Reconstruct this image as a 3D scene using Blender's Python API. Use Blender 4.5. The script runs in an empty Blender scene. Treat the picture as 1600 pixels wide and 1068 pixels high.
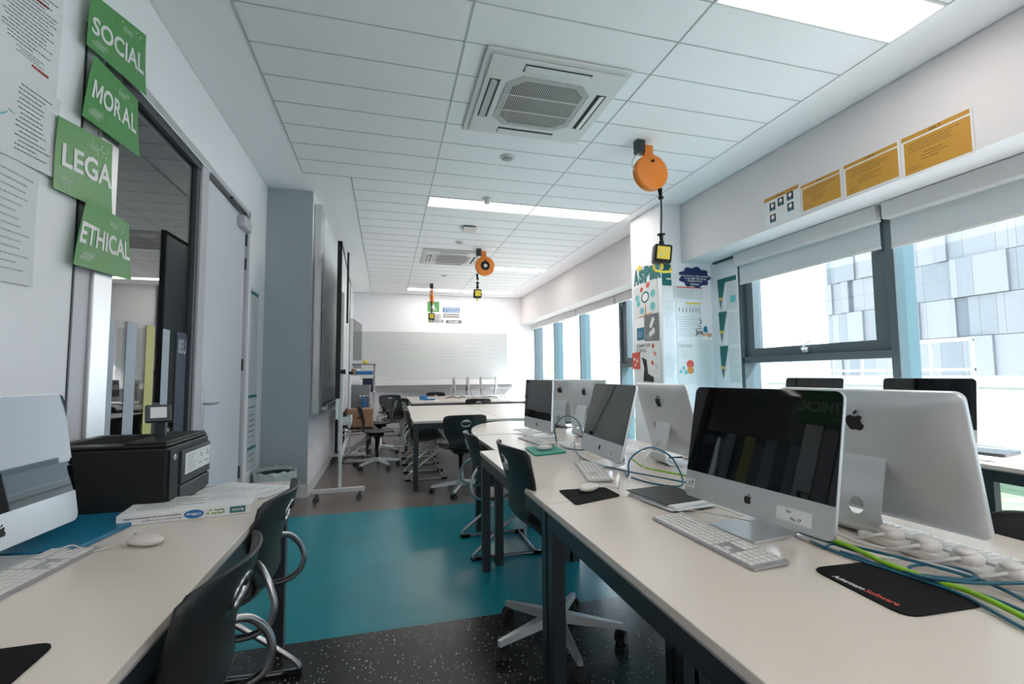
import bpy, bmesh, math, random
from mathutils import Vector, Matrix, Euler
random.seed(7)
S = bpy.context.scene
C = S.collection
PI = math.pi
rad = math.radians
# ------------------------------------------------------------------ camera
HC = 1.2
yaw, pitch, roll = 0.262054, 0.0694624, -0.0079309
fw = Vector((math.sin(yaw)*math.cos(pitch), math.cos(yaw)*math.cos(pitch), math.sin(pitch)))
rt = Vector((math.cos(yaw), -math.sin(yaw), 0)); up = rt.cross(fw)
r2 = rt*math.cos(roll) + up*math.sin(roll); u2 = -rt*math.sin(roll) + up*math.cos(roll)
cam = bpy.data.objects.new('camera', bpy.data.cameras.new('camera')); C.objects.link(cam)
M = Matrix((r2, u2, -fw)).transposed().to_4x4(); M.translation = (0, 0, HC)
cam.matrix_world = M
cam.data.sensor_width = 36; cam.data.lens = 729.3*36/1600; cam.data.clip_start = .02; cam.data.clip_end = 500
S.camera = cam
# ------------------------------------------------------------------ world, sun, exposure
S.view_settings.view_transform = 'Standard'; S.view_settings.look = 'None'
S.view_settings.exposure = 1.68; S.view_settings.gamma = 1.0; S.view_settings.use_curve_mapping = False
w = bpy.data.worlds.new('sky'); S.world = w; w.use_nodes = True
nt = w.node_tree; bg = nt.nodes['Background']
tc = nt.nodes.new('ShaderNodeTexCoord'); sx = nt.nodes.new('ShaderNodeSeparateXYZ'); cr = nt.nodes.new('ShaderNodeValToRGB')
nt.links.new(tc.outputs['Generated'], sx.inputs[0]); nt.links.new(sx.outputs['Z'], cr.inputs[0]); nt.links.new(cr.outputs[0], bg.inputs[0])
cr.color_ramp.elements[0].position = 0.0; cr.color_ramp.elements[0].color = (.86, .92, 1.0, 1)
cr.color_ramp.elements[1].position = 0.9; cr.color_ramp.elements[1].color = (.62, .80, 1.0, 1)
bg.inputs[1].default_value = 2.3
sun = bpy.data.objects.new('sun', bpy.data.lights.new('sun', 'SUN')); C.objects.link(sun)
sun.data.energy = 7.5; sun.data.angle = .009; sun.data.color = (1, .97, .92)
sun.rotation_euler = Vector((-1, .30, -1.17)).to_track_quat('-Z', 'Y').to_euler()
sun.location = (12, -3, 14)
# ------------------------------------------------------------------ materials
def mat(name, col, rough=.5, metal=0, emit=None, es=0, bump=None, noise=None, coat=0, alpha=None, spec=None):
    m = bpy.data.materials.new(name); m.use_nodes = True
    n = m.node_tree.nodes; l = m.node_tree.links; p = n['Principled BSDF']
    p.inputs['Base Color'].default_value = (*col, 1); p.inputs['Roughness'].default_value = rough
    p.inputs['Metallic'].default_value = metal
    if spec is not None: p.inputs['Specular IOR Level'].default_value = spec
    if coat: p.inputs['Coat Weight'].default_value = coat; p.inputs['Coat Roughness'].default_value = .05
    if emit: p.inputs['Emission Color'].default_value = (*emit, 1); p.inputs['Emission Strength'].default_value = es
    if noise or bump:
        t = n.new('ShaderNodeTexCoord'); z = n.new('ShaderNodeTexNoise'); l.new(t.outputs['Object'], z.inputs['Vector'])
        z.inputs['Scale'].default_value = (noise or bump)[0]; z.inputs['Detail'].default_value = 4
        if noise:
            mx = n.new('ShaderNodeMix'); mx.data_type = 'RGBA'; mx.inputs['A'].default_value = (*col, 1); mx.inputs['B'].default_value = (*noise[1], 1)
            rp = n.new('ShaderNodeValToRGB'); rp.color_ramp.elements[0].position = noise[2] if len(noise) > 2 else .35; rp.color_ramp.elements[1].position = noise[3] if len(noise) > 3 else .7
            l.new(z.outputs['Fac'], rp.inputs[0]); l.new(rp.outputs[0], mx.inputs['Factor']); l.new(mx.outputs['Result'], p.inputs['Base Color'])
        if bump:
            b = n.new('ShaderNodeBump'); b.inputs['Strength'].default_value = bump[1]; b.inputs['Distance'].default_value = .002
            l.new(z.outputs['Fac'], b.inputs['Height']); l.new(b.outputs[0], p.inputs['Normal'])
    return m
def glass_mat(name, tint, refl=1.5, rough=0.0):
    m = bpy.data.materials.new(name); m.use_nodes = True; n = m.node_tree.nodes; l = m.node_tree.links
    for x in list(n): n.remove(x)
    o = n.new('ShaderNodeOutputMaterial'); t = n.new('ShaderNodeBsdfTransparent'); g = n.new('ShaderNodeBsdfGlossy'); f = n.new('ShaderNodeFresnel'); mx = n.new('ShaderNodeMixShader')
    t.inputs[0].default_value = (*tint, 1); g.inputs['Roughness'].default_value = rough; 
    ge = n.new('ShaderNodeNewGeometry'); ma = n.new('ShaderNodeMath'); ma.operation = 'MULTIPLY_ADD'; ma.inputs[1].default_value = -2; ma.inputs[2].default_value = 1
    pw = n.new('ShaderNodeMath'); pw.operation = 'POWER'; pw.inputs[0].default_value = refl
    l.new(ge.outputs['Backfacing'], ma.inputs[0]); l.new(ma.outputs[0], pw.inputs[1]); l.new(pw.outputs[0], f.inputs[0])
    l.new(f.outputs[0], mx.inputs[0]); l.new(t.outputs[0], mx.inputs[1]); l.new(g.outputs[0], mx.inputs[2]); l.new(mx.outputs[0], o.inputs[0]); return m
MT = {}
MT['wall'] = mat('wall_paint', (.88, .875, .905), .6, bump=(90, .05))
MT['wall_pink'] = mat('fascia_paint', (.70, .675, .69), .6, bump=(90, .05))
MT['wall_grey'] = mat('grey_wall_paint', (.38, .43, .47), .6, bump=(90, .05))
MT['plaster'] = mat('ceiling_plaster', (.92, .915, .94), .7)
MT['tile'] = mat('ceiling_tile', (.93, .92, .95), .9, noise=(260, (.80, .80, .825), .3, .7), bump=(300, .3))
MT['grid'] = mat('ceiling_grid', (.45, .48, .49), .5)
MT['trimw'] = mat('white_trim', (.80, .79, .79), .4)
MT['floor_grey'] = mat('vinyl_taupe', (.20, .17, .155), .27, noise=(3, (.17, .145, .135)))
MT['floor_teal'] = mat('vinyl_teal', (.006, .27, .33), .26, noise=(2.5, (.004, .235, .295)))
MT['door'] = mat('door_laminate', (.68, .69, .745), .4)
MT['lilac'] = mat('partition_panel', (.55, .53, .57), .35)
MT['alu'] = mat('brushed_aluminium', (.72, .73, .74), .32, 1)
MT['alu_l'] = mat('imac_aluminium', (.66, .67, .68), .42, .75)
MT['steel'] = mat('tube_steel', (.50, .50, .51), .28, 1)
MT['darkmetal'] = mat('dark_frame_metal', (.022, .030, .036), .4)
MT['frame_teal'] = mat('window_frame_grey', (.075, .105, .12), .4, .1)
MT['frame_in'] = mat('window_profile_aqua', (.06, .115, .135), .4, .1)
MT['black'] = mat('black_plastic', (.010, .011, .012), .45, spec=.3)
MT['blackm'] = mat('black_matte', (.010, .010, .011), .9, spec=.15)
MT['chair'] = mat('chair_shell_plastic', (.014, .0155, .017), .45, bump=(400, .3))
MT['screen'] = mat('screen_glass', (.003, .004, .005), .02, spec=.45)
MT['tabletop'] = mat('table_laminate', (.71, .64, .575), .22)
MT['edge'] = mat('table_edge', (.30, .30, .31), .5)
MT['white'] = mat('white_plastic', (.66, .63, .60), .35)
MT['key'] = mat('key_white', (.70, .69, .67), .45)
MT['kbalu'] = mat('keyboard_aluminium', (.42, .42, .43), .4, .6)
MT['paper'] = mat('paper', (.74, .75, .76), .7)
MT['paperlam'] = mat('laminated_paper', (.72, .76, .78), .22)
MT['ink'] = mat('ink_grey', (.16, .17, .18), .6)
MT['inkb'] = mat('ink_black', (.01, .01, .01), .6)
MT['inkl'] = mat('ink_light', (.42, .45, .48), .6)
MT['red'] = mat('red_ink', (.45, .05, .05), .5)
MT['green'] = mat('sign_green', (.075, .30, .075), .3)
MT['olive'] = mat('sign_leaf', (.30, .42, .06), .4)
MT['pale'] = mat('sign_pale_leaf', (.50, .66, .50), .4)
MT['signw'] = mat('sign_white', (.80, .80, .78), .35)
MT['ochre'] = mat('ochre_print', (.50, .26, .03), .55)
MT['ochred'] = mat('ochre_ink', (.10, .06, .02), .6)
MT['orange'] = mat('reel_orange', (.80, .23, .02), .35)
MT['yellow'] = mat('yellow_plastic', (.80, .62, .05), .4)
MT['stripe_w'] = mat('glass_sticker_white', (.42, .48, .54), .5)
MT['stripe_y'] = mat('glass_sticker_yellow', (.62, .57, .20), .5)
MT['stripe_d'] = mat('glass_sticker_dark', (.05, .06, .065), .5)
MT['navy'] = mat('glass_sticker_navy', (.01, .018, .05), .5)
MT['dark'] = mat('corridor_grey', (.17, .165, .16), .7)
MT['blind'] = mat('blind_fabric', (.62, .66, .69), .85, noise=(220, (.56, .60, .63)))
MT['cardboard'] = mat('cardboard', (.36, .21, .12), .75)
MT['bluefold'] = mat('blue_folder', (.008, .16, .28), .35)
MT['blueobj'] = mat('blue_plastic', (.02, .16, .42), .4)
MT['teal_cable'] = mat('teal_cable', (.008, .10, .16), .35)
MT['lime_cable'] = mat('lime_cable', (.24, .50, .02), .4)
MT['white_cable'] = mat('white_cable', (.60, .58, .56), .4)
MT['mat_green'] = mat('green_foam', (.01, .26, .19), .6)
MT['cloud'] = mat('navy_card', (.012, .025, .12), .5)
MT['tealcard'] = mat('teal_card', (.01, .15, .155), .5)
MT['coral'] = mat('coral_print', (.65, .09, .06), .5)
MT['aqua'] = mat('aqua_print', (.14, .48, .50), .5)
MT['orangep'] = mat('orange_print', (.70, .28, .06), .5)
MT['purple'] = mat('purple_print', (.05, .02, .09), .45)
MT['lamp'] = mat('lamp_diffuser', (.9, .88, .84), .5, emit=(1, .93, .86), es=7)
MT['lampin'] = mat('lamp_reflector', (.85, .84, .82), .4, emit=(1, .90, .82), es=1.2)
MT['grille'] = mat('grille_dark', (.05, .05, .05), .7)
MT['unit'] = mat('ac_unit_white', (.66, .65, .65), .45)
MT['pane'] = glass_mat('window_glass', (.96, .99, 1.0), 1.45)
MT['panei'] = glass_mat('partition_glass', (.85, .85, .85), 2.3)
MT['clear'] = glass_mat('clear_plastic', (.90, .93, .94), 1.3, .1)
MT['bag'] = mat('bin_liner', (.50, .56, .57), .3)
MT['parapet'] = mat('white_parapet', (.55, .545, .54), .7)
MT['bounce_paving'] = mat('pale_bounce_paving', (.60, .60, .59), .8)  # paving made pale and extended to bounce sunlight up to the ceiling
MT['grass'] = mat('roof_grass', (.05, .09, .03), .9, noise=(4, (.10, .12, .07)))
for i, c in enumerate([(.125, .126, .123), (.108, .112, .112), (.095, .102, .104), (.137, .137, .135), (.062, .072, .077)]):
    MT['fac%d' % i] = mat('facade_panel_%s' % 'abcde'[i], c, .6)
MT['haze'] = mat('distant_block_hazed', (.33, .37, .39), .9)  # distance haze put into the colour as a paler tone
MT['leaf'] = mat('tree_leaf', (.20, .28, .08), .8)
# speckled floor
def speck():
    m = mat('vinyl_speckle', (.02, .02, .021), .25); n = m.node_tree.nodes; l = m.node_tree.links; p = n['Principled BSDF']
    t = n.new('ShaderNodeTexCoord'); v = n.new('ShaderNodeTexVoronoi'); v.inputs['Scale'].default_value = 62
    l.new(t.outputs['Object'], v.inputs['Vector'])
    nz = n.new('ShaderNodeTexNoise'); nz.inputs['Scale'].default_value = 150; l.new(t.outputs['Object'], nz.inputs['Vector'])
    ad = n.new('ShaderNodeMath'); ad.operation = 'MULTIPLY_ADD'; ad.inputs[1].default_value = .5; l.new(nz.outputs['Fac'], ad.inputs[0]); l.new(v.outputs['Distance'], ad.inputs[2])
    sp = n.new('ShaderNodeSeparateColor'); l.new(v.outputs['Color'], sp.inputs[0])
    a = n.new('ShaderNodeMath'); a.operation = 'LESS_THAN'; a.inputs[1].default_value = .47; l.new(ad.outputs[0], a.inputs[0])
    b = n.new('ShaderNodeMath'); b.operation = 'GREATER_THAN'; b.inputs[1].default_value = .55; l.new(sp.outputs[0], b.inputs[0])
    c = n.new('ShaderNodeMath'); c.operation = 'MULTIPLY'; l.new(a.outputs[0], c.inputs[0]); l.new(b.outputs[0], c.inputs[1])
    mx = n.new('ShaderNodeMix'); mx.data_type = 'RGBA'; mx.inputs['A'].default_value = (.02, .02, .021, 1); mx.inputs['B'].default_value = (.36, .38, .37, 1)
    l.new(c.outputs[0], mx.inputs['Factor']); l.new(mx.outputs['Result'], p.inputs['Base Color']); return m
MT['floor_black'] = speck()
# ------------------------------------------------------------------ mesh helpers
class MB:
    def __init__(s): s.bm = bmesh.new()
    def box(s, x0, x1, y0, y1, z0, z1, bev=0, M=None, mi=0):
        b = s.bm; vs = [b.verts.new(Vector(c)) for c in ((x0,y0,z0),(x1,y0,z0),(x1,y1,z0),(x0,y1,z0),(x0,y0,z1),(x1,y0,z1),(x1,y1,z1),(x0,y1,z1))]
        fs = [b.faces.new([vs[i] for i in q]) for q in ((0,3,2,1),(4,5,6,7),(0,1,5,4),(1,2,6,5),(2,3,7,6),(3,0,4,7))]
        for f in fs: f.material_index = mi
        if bev:
            es = {e for f in fs for e in f.edges}
            r = bmesh.ops.bevel(b, geom=list(es), offset=bev, segments=2, affect='EDGES', profile=.5)
            nv = {v for f in r['faces'] for v in f.verts} | {v for v in vs if v.is_valid}
            vs = list(nv)
            for f in r['faces']: f.material_index = mi
        if M: bmesh.ops.transform(b, matrix=M, verts=[v for v in vs if v.is_valid])
        return s
    def prism(s, pts, z0, z1, M=None, mi=0):
        b = s.bm; lo = [b.verts.new((p[0], p[1], z0)) for p in pts]; hi = [b.verts.new((p[0], p[1], z1)) for p in pts]
        n = len(pts); fs = [b.faces.new(lo[::-1]), b.faces.new(hi)]
        for i in range(n): fs.append(b.faces.new((lo[i], lo[(i+1)%n], hi[(i+1)%n], hi[i])))
        for f in fs: f.material_index = mi
        if M: bmesh.ops.transform(b, matrix=M, verts=lo+hi)
        return s
    def lathe(s, prof, seg=24, M=None, mi=0):
        b = s.bm; rings = []; allv = []
        for r, z in prof:
            if r < 1e-5: v = b.verts.new((0, 0, z)); rings.append([v]); allv.append(v)
            else:
                rg = [b.verts.new((r*math.cos(2*PI*i/seg), r*math.sin(2*PI*i/seg), z)) for i in range(seg)]; rings.append(rg); allv += rg
        for a, c in zip(rings, rings[1:]):
            for i in range(seg):
                j = (i+1) % seg
                if len(a) == 1 and len(c) == 1: continue
                if len(a) == 1: f = b.faces.new((a[0], c[j], c[i]))
                elif len(c) == 1: f = b.faces.new((a[i], a[j], c[0]))
                else: f = b.faces.new((a[i], a[j], c[j], c[i]))
                f.smooth = True; f.material_index = mi
        if M: bmesh.ops.transform(b, matrix=M, verts=allv)
        return s
    def cyl(s, p0, p1, r, seg=16, r1=None, mi=0):
        p0 = Vector(p0); p1 = Vector(p1); d = p1-p0
        M = Matrix.Translation(p0) @ d.to_track_quat('Z', 'Y').to_matrix().to_4x4()
        return s.lathe([(0, 0), (r, 0), (r, 0), (r1 or r, d.length), (r1 or r, d.length), (0, d.length)], seg, M, mi)
    def tube(s, pts, r, seg=10, smooth=6, closed=False, mi=0):
        P = [Vector(p) for p in pts]
        if smooth: P = catmull(P, smooth, closed)
        b = s.bm; rings = []; n = len(P); nrm = None
        for i, p in enumerate(P):
            t = (P[(i+1) % n]-P[i-1]) if closed else (P[min(i+1, n-1)]-P[max(i-1, 0)])
            t.normalize()
            if nrm is None: nrm = t.orthogonal().normalized()
            nrm = (nrm-t*nrm.dot(t)); nrm = nrm.normalized() if nrm.length > 1e-6 else t.orthogonal().normalized()
            bn = t.cross(nrm)
            rings.append([b.verts.new(p+(nrm*math.cos(2*PI*k/seg)+bn*math.sin(2*PI*k/seg))*r) for k in range(seg)])
        for i in range(n-1 + (1 if closed else 0)):
            a, c = rings[i], rings[(i+1) % n]
            for k in range(seg):
                f = b.faces.new((a[k], a[(k+1)%seg], c[(k+1)%seg], c[k])); f.smooth = True; f.material_index = mi
        if not closed:
            b.faces.new(rings[0][::-1]); b.faces.new(rings[-1])
        return s
    def ell(s, c, rx, ry, rz, seg=20, rings=10, M=None, pw=1.0):
        prof = []; b = s.bm; vs = []
        R = []
        for i in range(rings+1):
            a = -PI/2+PI*i/rings; ca = math.cos(a); sa = math.sin(a)
            R.append([b.verts.new((c[0]+rx*ca*sgnp(math.cos(2*PI*k/seg), pw), c[1]+ry*ca*sgnp(math.sin(2*PI*k/seg), pw), c[2]+rz*sa)) for k in range(seg)])
        for i in range(rings):
            for k in range(seg):
                f = b.faces.new((R[i][k], R[i][(k+1)%seg], R[i+1][(k+1)%seg], R[i+1][k])); f.smooth = True
        vs = [v for r in R for v in r]
        bmesh.ops.remove_doubles(b, verts=R[0]+R[-1], dist=1e-6)
        if M: bmesh.ops.transform(b, matrix=M, verts=[v for v in vs if v.is_valid])
        return s
    def build(s, name, m, parent=None, loc=None, rot=None):
        me = bpy.data.meshes.new(name)
        bmesh.ops.recalc_face_normals(s.bm, faces=s.bm.faces[:])
        s.bm.to_mesh(me); s.bm.free()
        for k in (m if isinstance(m, (list, tuple)) else [m]): me.materials.append(MT[k])
        o = bpy.data.objects.new(name, me); C.objects.link(o)
        if parent: o.parent = parent
        if loc: o.location = loc
        if rot: o.rotation_euler = rot
        return o
def sgnp(x, p): return math.copysign(abs(x)**p, x)
def catmull(P, k, closed=False):
    out = []; n = len(P)
    for i in range(n if closed else n-1):
        p0 = P[i-1] if (i > 0 or closed) else P[0]*2-P[1]
        p1 = P[i]; p2 = P[(i+1) % n]; p3 = P[(i+2) % n] if (i+2 < n or closed) else p2*2-p1
        for j in range(k):
            t = j/k; out.append(.5*((2*p1)+(p2-p0)*t+(2*p0-5*p1+4*p2-p3)*t*t+(3*p1-p0-3*p2+p3)*t**3))
    if not closed: out.append(P[-1])
    return out
def rrect(w, h, r, seg=5, cx=0, cy=0):
    o = []
    for (sx_, sy_, a0) in ((1, 1, 0), (-1, 1, 90), (-1, -1, 180), (1, -1, 270)):
        for i in range(seg+1):
            a = math.radians(a0+90*i/seg); o.append((cx+sx_*(w/2-r)+r*math.cos(a), cy+sy_*(h/2-r)+r*math.sin(a)))
    return o
def empty(name, label, cat, loc=(0,0,0), rz=0, group=None):
    o = bpy.data.objects.new(name, None); C.objects.link(o); o.empty_display_size = .1
    o.location = loc; o.rotation_euler = (0, 0, rz); o['label'] = label; o['category'] = cat
    if group: o['group'] = group
    return o
def tag(o, label, cat, group=None):
    o['label'] = label; o['category'] = cat
    if group: o['group'] = group
    return o
def struct(o): o['kind'] = 'structure'; return o
def dup(root, label, loc, rz=None, group=None):
    r = root.copy(); C.objects.link(r); r.location = loc; r['label'] = label
    if rz is not None: r.rotation_euler = (0, 0, rz)
    if group: r['group'] = group
    def rec(src, dst):
        for ch in src.children:
            c = ch.copy(); C.objects.link(c); c.parent = dst; c.matrix_parent_inverse = ch.matrix_parent_inverse.copy(); rec(ch, c)
    rec(root, r); return r
_tc = {}
def raw_text(s, bold):
    cu = bpy.data.curves.new('lettering', 'FONT'); cu.body = s; cu.offset = bold; cu.resolution_u = 3
    ob = bpy.data.objects.new('lettering', cu); C.objects.link(ob); bpy.context.view_layer.update()
    me = bpy.data.meshes.new_from_object(ob.evaluated_get(bpy.context.evaluated_depsgraph_get()))
    bpy.data.objects.remove(ob); bpy.data.curves.remove(cu)
    V = [(v.co.x, v.co.y) for v in me.vertices]; F = [tuple(p.vertices) for p in me.polygons]; bpy.data.meshes.remove(me); return V, F
def text_mesh(s, bold=.02):
    k = (s, bold)
    if k in _tc: return _tc[k]
    if 'M' in s:      # capital M drawn by hand, the other letters set one by one
        V = []; F = []; x = 0; t = .10+bold*2
        for ch in s:
            if ch == ' ': x += .28; continue
            if ch == 'M': v, f = [(0, 0), (t, 0), (t, .46), (.34-t*.3, .10), (.34+t*.3, .10), (.68-t, .46), (.68-t, 0), (.68, 0), (.68, .68), (.68-t, .68), (.34, .27), (t, .68), (0, .68)], [tuple(range(13))]
            else: v, f = raw_text(ch, bold)
            m0 = min(a for a, b_ in v); n0 = len(V); V += [(a-m0+x, b_) for a, b_ in v]; F += [tuple(i+n0 for i in q) for q in f]; x += max(a for a, b_ in v)-m0+.07
        xs = [a for a, b_ in V]; ys = [b_ for a, b_ in V]; x0, x1, y0, y1 = min(xs), max(xs), min(ys), max(ys)
        _tc[k] = ([((a-x0)/(x1-x0), (b_-y0)/(y1-y0)) for a, b_ in V], F); return _tc[k]
    cu = bpy.data.curves.new('lettering', 'FONT'); cu.body = s; cu.offset = bold; cu.resolution_u = 3; cu.align_x = 'CENTER'
    ob = bpy.data.objects.new('lettering', cu); C.objects.link(ob)
    bpy.context.view_layer.update()
    dg = bpy.context.evaluated_depsgraph_get(); me = bpy.data.meshes.new_from_object(ob.evaluated_get(dg))
    bpy.data.objects.remove(ob); bpy.data.curves.remove(cu)
    xs = [v.co.x for v in me.vertices]; ys = [v.co.y for v in me.vertices]
    x0, x1, y0, y1 = min(xs), max(xs), min(ys), max(ys)
    V = [((v.co.x-x0)/(x1-x0), (v.co.y-y0)/(y1-y0)) for v in me.vertices]; F = [tuple(p.vertices) for p in me.polygons]
    bpy.data.meshes.remove(me); _tc[k] = (V, F); return _tc[k]
class Quad:
    """a sheet with corners TL, TR, BR, BL; front side is where the corners run clockwise"""
    def __init__(s, tl, tr, br, bl, bow=0):
        s.c = [Vector(p) for p in (tl, tr, br, bl)]; s.n = (s.c[3]-s.c[0]).cross(s.c[1]-s.c[0]).normalized(); s.bow = bow
    def at(s, u, v, d=0):   # u right 0..1, v up 0..1
        tl, tr, br, bl = s.c
        return tl.lerp(tr, u).lerp(bl.lerp(br, u), 1-v)+s.n*(d+s.bow*4*(v-.5)**2)
    def sheet(s, name, m, parent=None, th=.0012, u0=0, u1=1, v0=0, v1=1, d=0, nu=1, nv=6):
        b = MB(); B = b.bm; g = {}
        for k, dd in ((0, d), (1, d+th)):
            for i in range(nu+1):
                for j in range(nv+1): g[k, i, j] = B.verts.new(s.at(u0+(u1-u0)*i/nu, v0+(v1-v0)*j/nv, dd))
        for k in (0, 1):
            for i in range(nu):
                for j in range(nv): B.faces.new((g[k,i,j], g[k,i+1,j], g[k,i+1,j+1], g[k,i,j+1]))
        for i in range(nu):
            for j in (0, nv): B.faces.new((g[0,i,j], g[0,i+1,j], g[1,i+1,j], g[1,i,j]))
        for j in range(nv):
            for i in (0, nu): B.faces.new((g[0,i,j], g[0,i,j+1], g[1,i,j+1], g[1,i,j]))
        return b.build(name, m, parent)
    def flat(s, name, m, polys, parent, d=.0022):
        b = MB(); B = b.bm
        for P in polys:
            try: B.faces.new([B.verts.new(s.at(u, v, d)) for u, v in P])
            except ValueError: pass
        return b.build(name, m, parent)
    def text(s, t, u0, u1, v0, v1, m, parent, d=.0028, flip=False, mirror=False, bold=.02, name='lettering'):
        V, F = text_mesh(t, bold); me = bpy.data.meshes.new(name); P = []
        for a, c in V:
            if flip: a, c = 1-a, 1-c
            if mirror: a = 1-a
            P.append(s.at(u0+(u1-u0)*a, v0+(v1-v0)*c, d))
        me.from_pydata(P, [], F); me.materials.append(MT[m]); o = bpy.data.objects.new(name, me); C.objects.link(o); o.parent = parent; return o
    def lines(s, n, u0, u1, v0, v1, m, parent, seed=1, fill=.4, d=.0022, name='printed_lines'):
        rn = random.Random(seed); P = []
        for i in range(n):
            v = v1-(v1-v0)*(i+.5)/n; h = (v1-v0)/n*fill/2; u = u0+rn.choice((0, 0, .04, .1))*(u1-u0); ue = u0+(u1-u0)*rn.uniform(.55, 1)
            while u < ue:
                l = rn.uniform(.03, .11)*(u1-u0); e = min(u+l, ue); P.append([(u, v-h), (e, v-h), (e, v+h), (u, v+h)]); u = e+.012*(u1-u0)
        return s.flat(name, m, P, parent, d)
def blob(cx, cy, rx, ry, n=14, wob=0, rn=random):
    return [(cx+rx*(1+wob*rn.uniform(-1, 1))*math.cos(2*PI*i/n), cy+ry*(1+wob*rn.uniform(-1, 1))*math.sin(2*PI*i/n)) for i in range(n)]
def rect(u0, u1, v0, v1): return [(u0, v0), (u1, v0), (u1, v1), (u0, v1)]
def poster(name, label, cat, q, m, group=None, th=.0012, nv=6):
    o = q.sheet(name, m, None, th, nv=nv); tag(o, label, cat, group); return o

# ================================================================== SETTING
H = 3.113; XL = -1.19; XC = -.755; XF = 3.22; XW = 3.6; YC = 5.10; YE = 11.2; YN = -2.0
b = MB()
b.box(XL-.2, XW+.4, YN-.2, 2.375, -.1, 0, mi=2).box(XL-.2, XW+.4, 2.375, 4.43, -.1, 0, mi=1).box(XL-.2, XW+.4, 4.43, YE+.2, -.1, 0, mi=0)
struct(b.build('floor', ['floor_grey', 'floor_teal', 'floor_black']))
# ceiling: plaster margin + tiled field
b = MB(); b.box(XL-.2, XW+.4, YN-.2, YE+.2, H+.004, H+.15)
struct(b.build('ceiling', 'plaster'))
GX = [-.783, .417, 1.617, 2.817]; GY0 = 2.54; Y2 = 4.64; YG = 10.94
b = MB(); b.box(GX[0], GX[3], -1.96, Y2, H+.001, H+.02).box(-.35, GX[3], Y2, YG, H+.001, H+.02)
struct(b.build('ceiling_tiles', 'tile'))
b = MB(); t = .0045
for x in GX: b.box(x-t, x+t, -1.96 if x > -.7 else -1.96, YG if x > 0 else Y2, H-.002, H+.002)
b.box(-.35-t, -.35+t, Y2, YG, H-.002, H+.002)
k = -15
while GY0+.3*k < YG+.01:
    y = GY0+.3*k; xs = GX[0] if y < Y2+.01 else -.35
    b.box(xs, GX[3], y-.0035, y+.0035, H-.0015, H+.0015); k += 1
struct(b.build('ceiling_grid', 'grid'))
# left wall with openings: glazed panel y 2.57..3.46, door y 3.56..4.52, head z 2.6
b = MB()
b.box(XL-.15, XL, YN, 2.18, 0, H).box(XL-.15, XL, 2.18, 4.55, 2.64, H).box(XL-.15, XL, 4.55, YC, 0, H).box(XL-.15, XL, 2.30, 3.52, 0, .12)
struct(b.build('wall_left', 'wall'))
b = MB(); b.box(XL-.15, XL-.004, 2.185, 2.30, 0, 2.64).box(XL-.15, XL+.004, 2.18, 2.19, 0, 2.64, mi=1)
struct(b.build('trim_1', ['lilac', 'darkmetal']))
b = MB(); b.box(XL-.15, XC, YC, YE+.15, 0, H)
o = b.build('wall_alcove', ['wall', 'wall_grey']); struct(o)
for f in o.data.polygons:
    if f.normal.y < -.9: f.material_index = 1
b = MB(); b.box(XL, XF+.4, YE, YE+.15, 0, H); struct(b.build('wall_far', 'wall'))
b = MB(); b.box(XL-.15, XW+.4, YN-.15, YN, 0, H); struct(b.build('wall_rear', 'wall'))
# right: fascia above the windows, pillar, reveal panel, low upstand
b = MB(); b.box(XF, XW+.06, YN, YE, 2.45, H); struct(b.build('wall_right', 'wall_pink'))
b = MB(); b.box(2.955, XW+.3, 4.55, 5.20, 0, H); b.box(XW, XW+.3, 4.12, 4.55, 0, 2.45); struct(b.build('wall_pillar', 'wall'))
b = MB(); b.box(XW-.02, XW+.3, YN, 4.12, 0, .10).box(XW-.02, XW+.3, 5.2, YE, 0, .10); struct(b.build('wall_sill', 'trimw'))
b = MB(); b.box(XW-.03, XW+.02, 4.15, 4.47, 2.43, 2.449); struct(b.build('trim_2', 'darkmetal'))
# baseboards
b = MB(); b.box(XL, XC+.012, YC-.012, YC, 0, .13, .002).box(XC, XC+.012, YC, YE, 0, .13, .002); struct(b.build('baseboard_left', 'trimw'))
b = MB(); b.box(XC+.012, XF+.38, YE-.012, YE, 0, .13); struct(b.build('baseboard_far', 'trimw'))
# corridor behind the glazing
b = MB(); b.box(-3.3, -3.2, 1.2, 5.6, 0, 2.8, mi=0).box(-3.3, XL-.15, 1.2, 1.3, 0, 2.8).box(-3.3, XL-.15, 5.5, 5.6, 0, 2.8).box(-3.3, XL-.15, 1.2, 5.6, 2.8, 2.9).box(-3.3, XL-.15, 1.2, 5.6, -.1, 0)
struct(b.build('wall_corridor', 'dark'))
# window_1: internal glazing
wroot = bpy.data.objects.new('window_1', None); C.objects.link(wroot); struct(wroot); wroot.location = (XL, 3.0, 0)
Y0_ = -3.0
def lw(b, y0, y1, z0, z1, x0=-.08, x1=.012, bev=0): return b.box(x0, x1, y0+Y0_, y1+Y0_, z0, z1, bev)
b = MB(); lw(b, 2.302, 2.435, .12, 2.64, -.05, .01, .004); lw(b, 2.435, 3.52, 2.585, 2.64, -.05, .02, .003); lw(b, 2.435, 3.34, .12, .2)
b.build('window_frame', 'alu', wroot)
b = MB(); lw(b, 2.435, 3.40, 2.55, 2.585, -.03, .004); lw(b, 3.35, 3.40, .2, 2.55, -.05, -.002); lw(b, 2.435, 2.445, .2, 2.55, -.03, -.001)
b.build('window_gasket', 'stripe_d', wroot)
b = MB(); lw(b, 3.40, 3.51, .0, 2.64, -.06, .012, .002); b.build('door_post', 'lilac', wroot)
b = MB(); lw(b, 2.436, 3.37, .2, 2.55, -.026, -.020); b.build('pane', 'panei', wroot)
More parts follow.
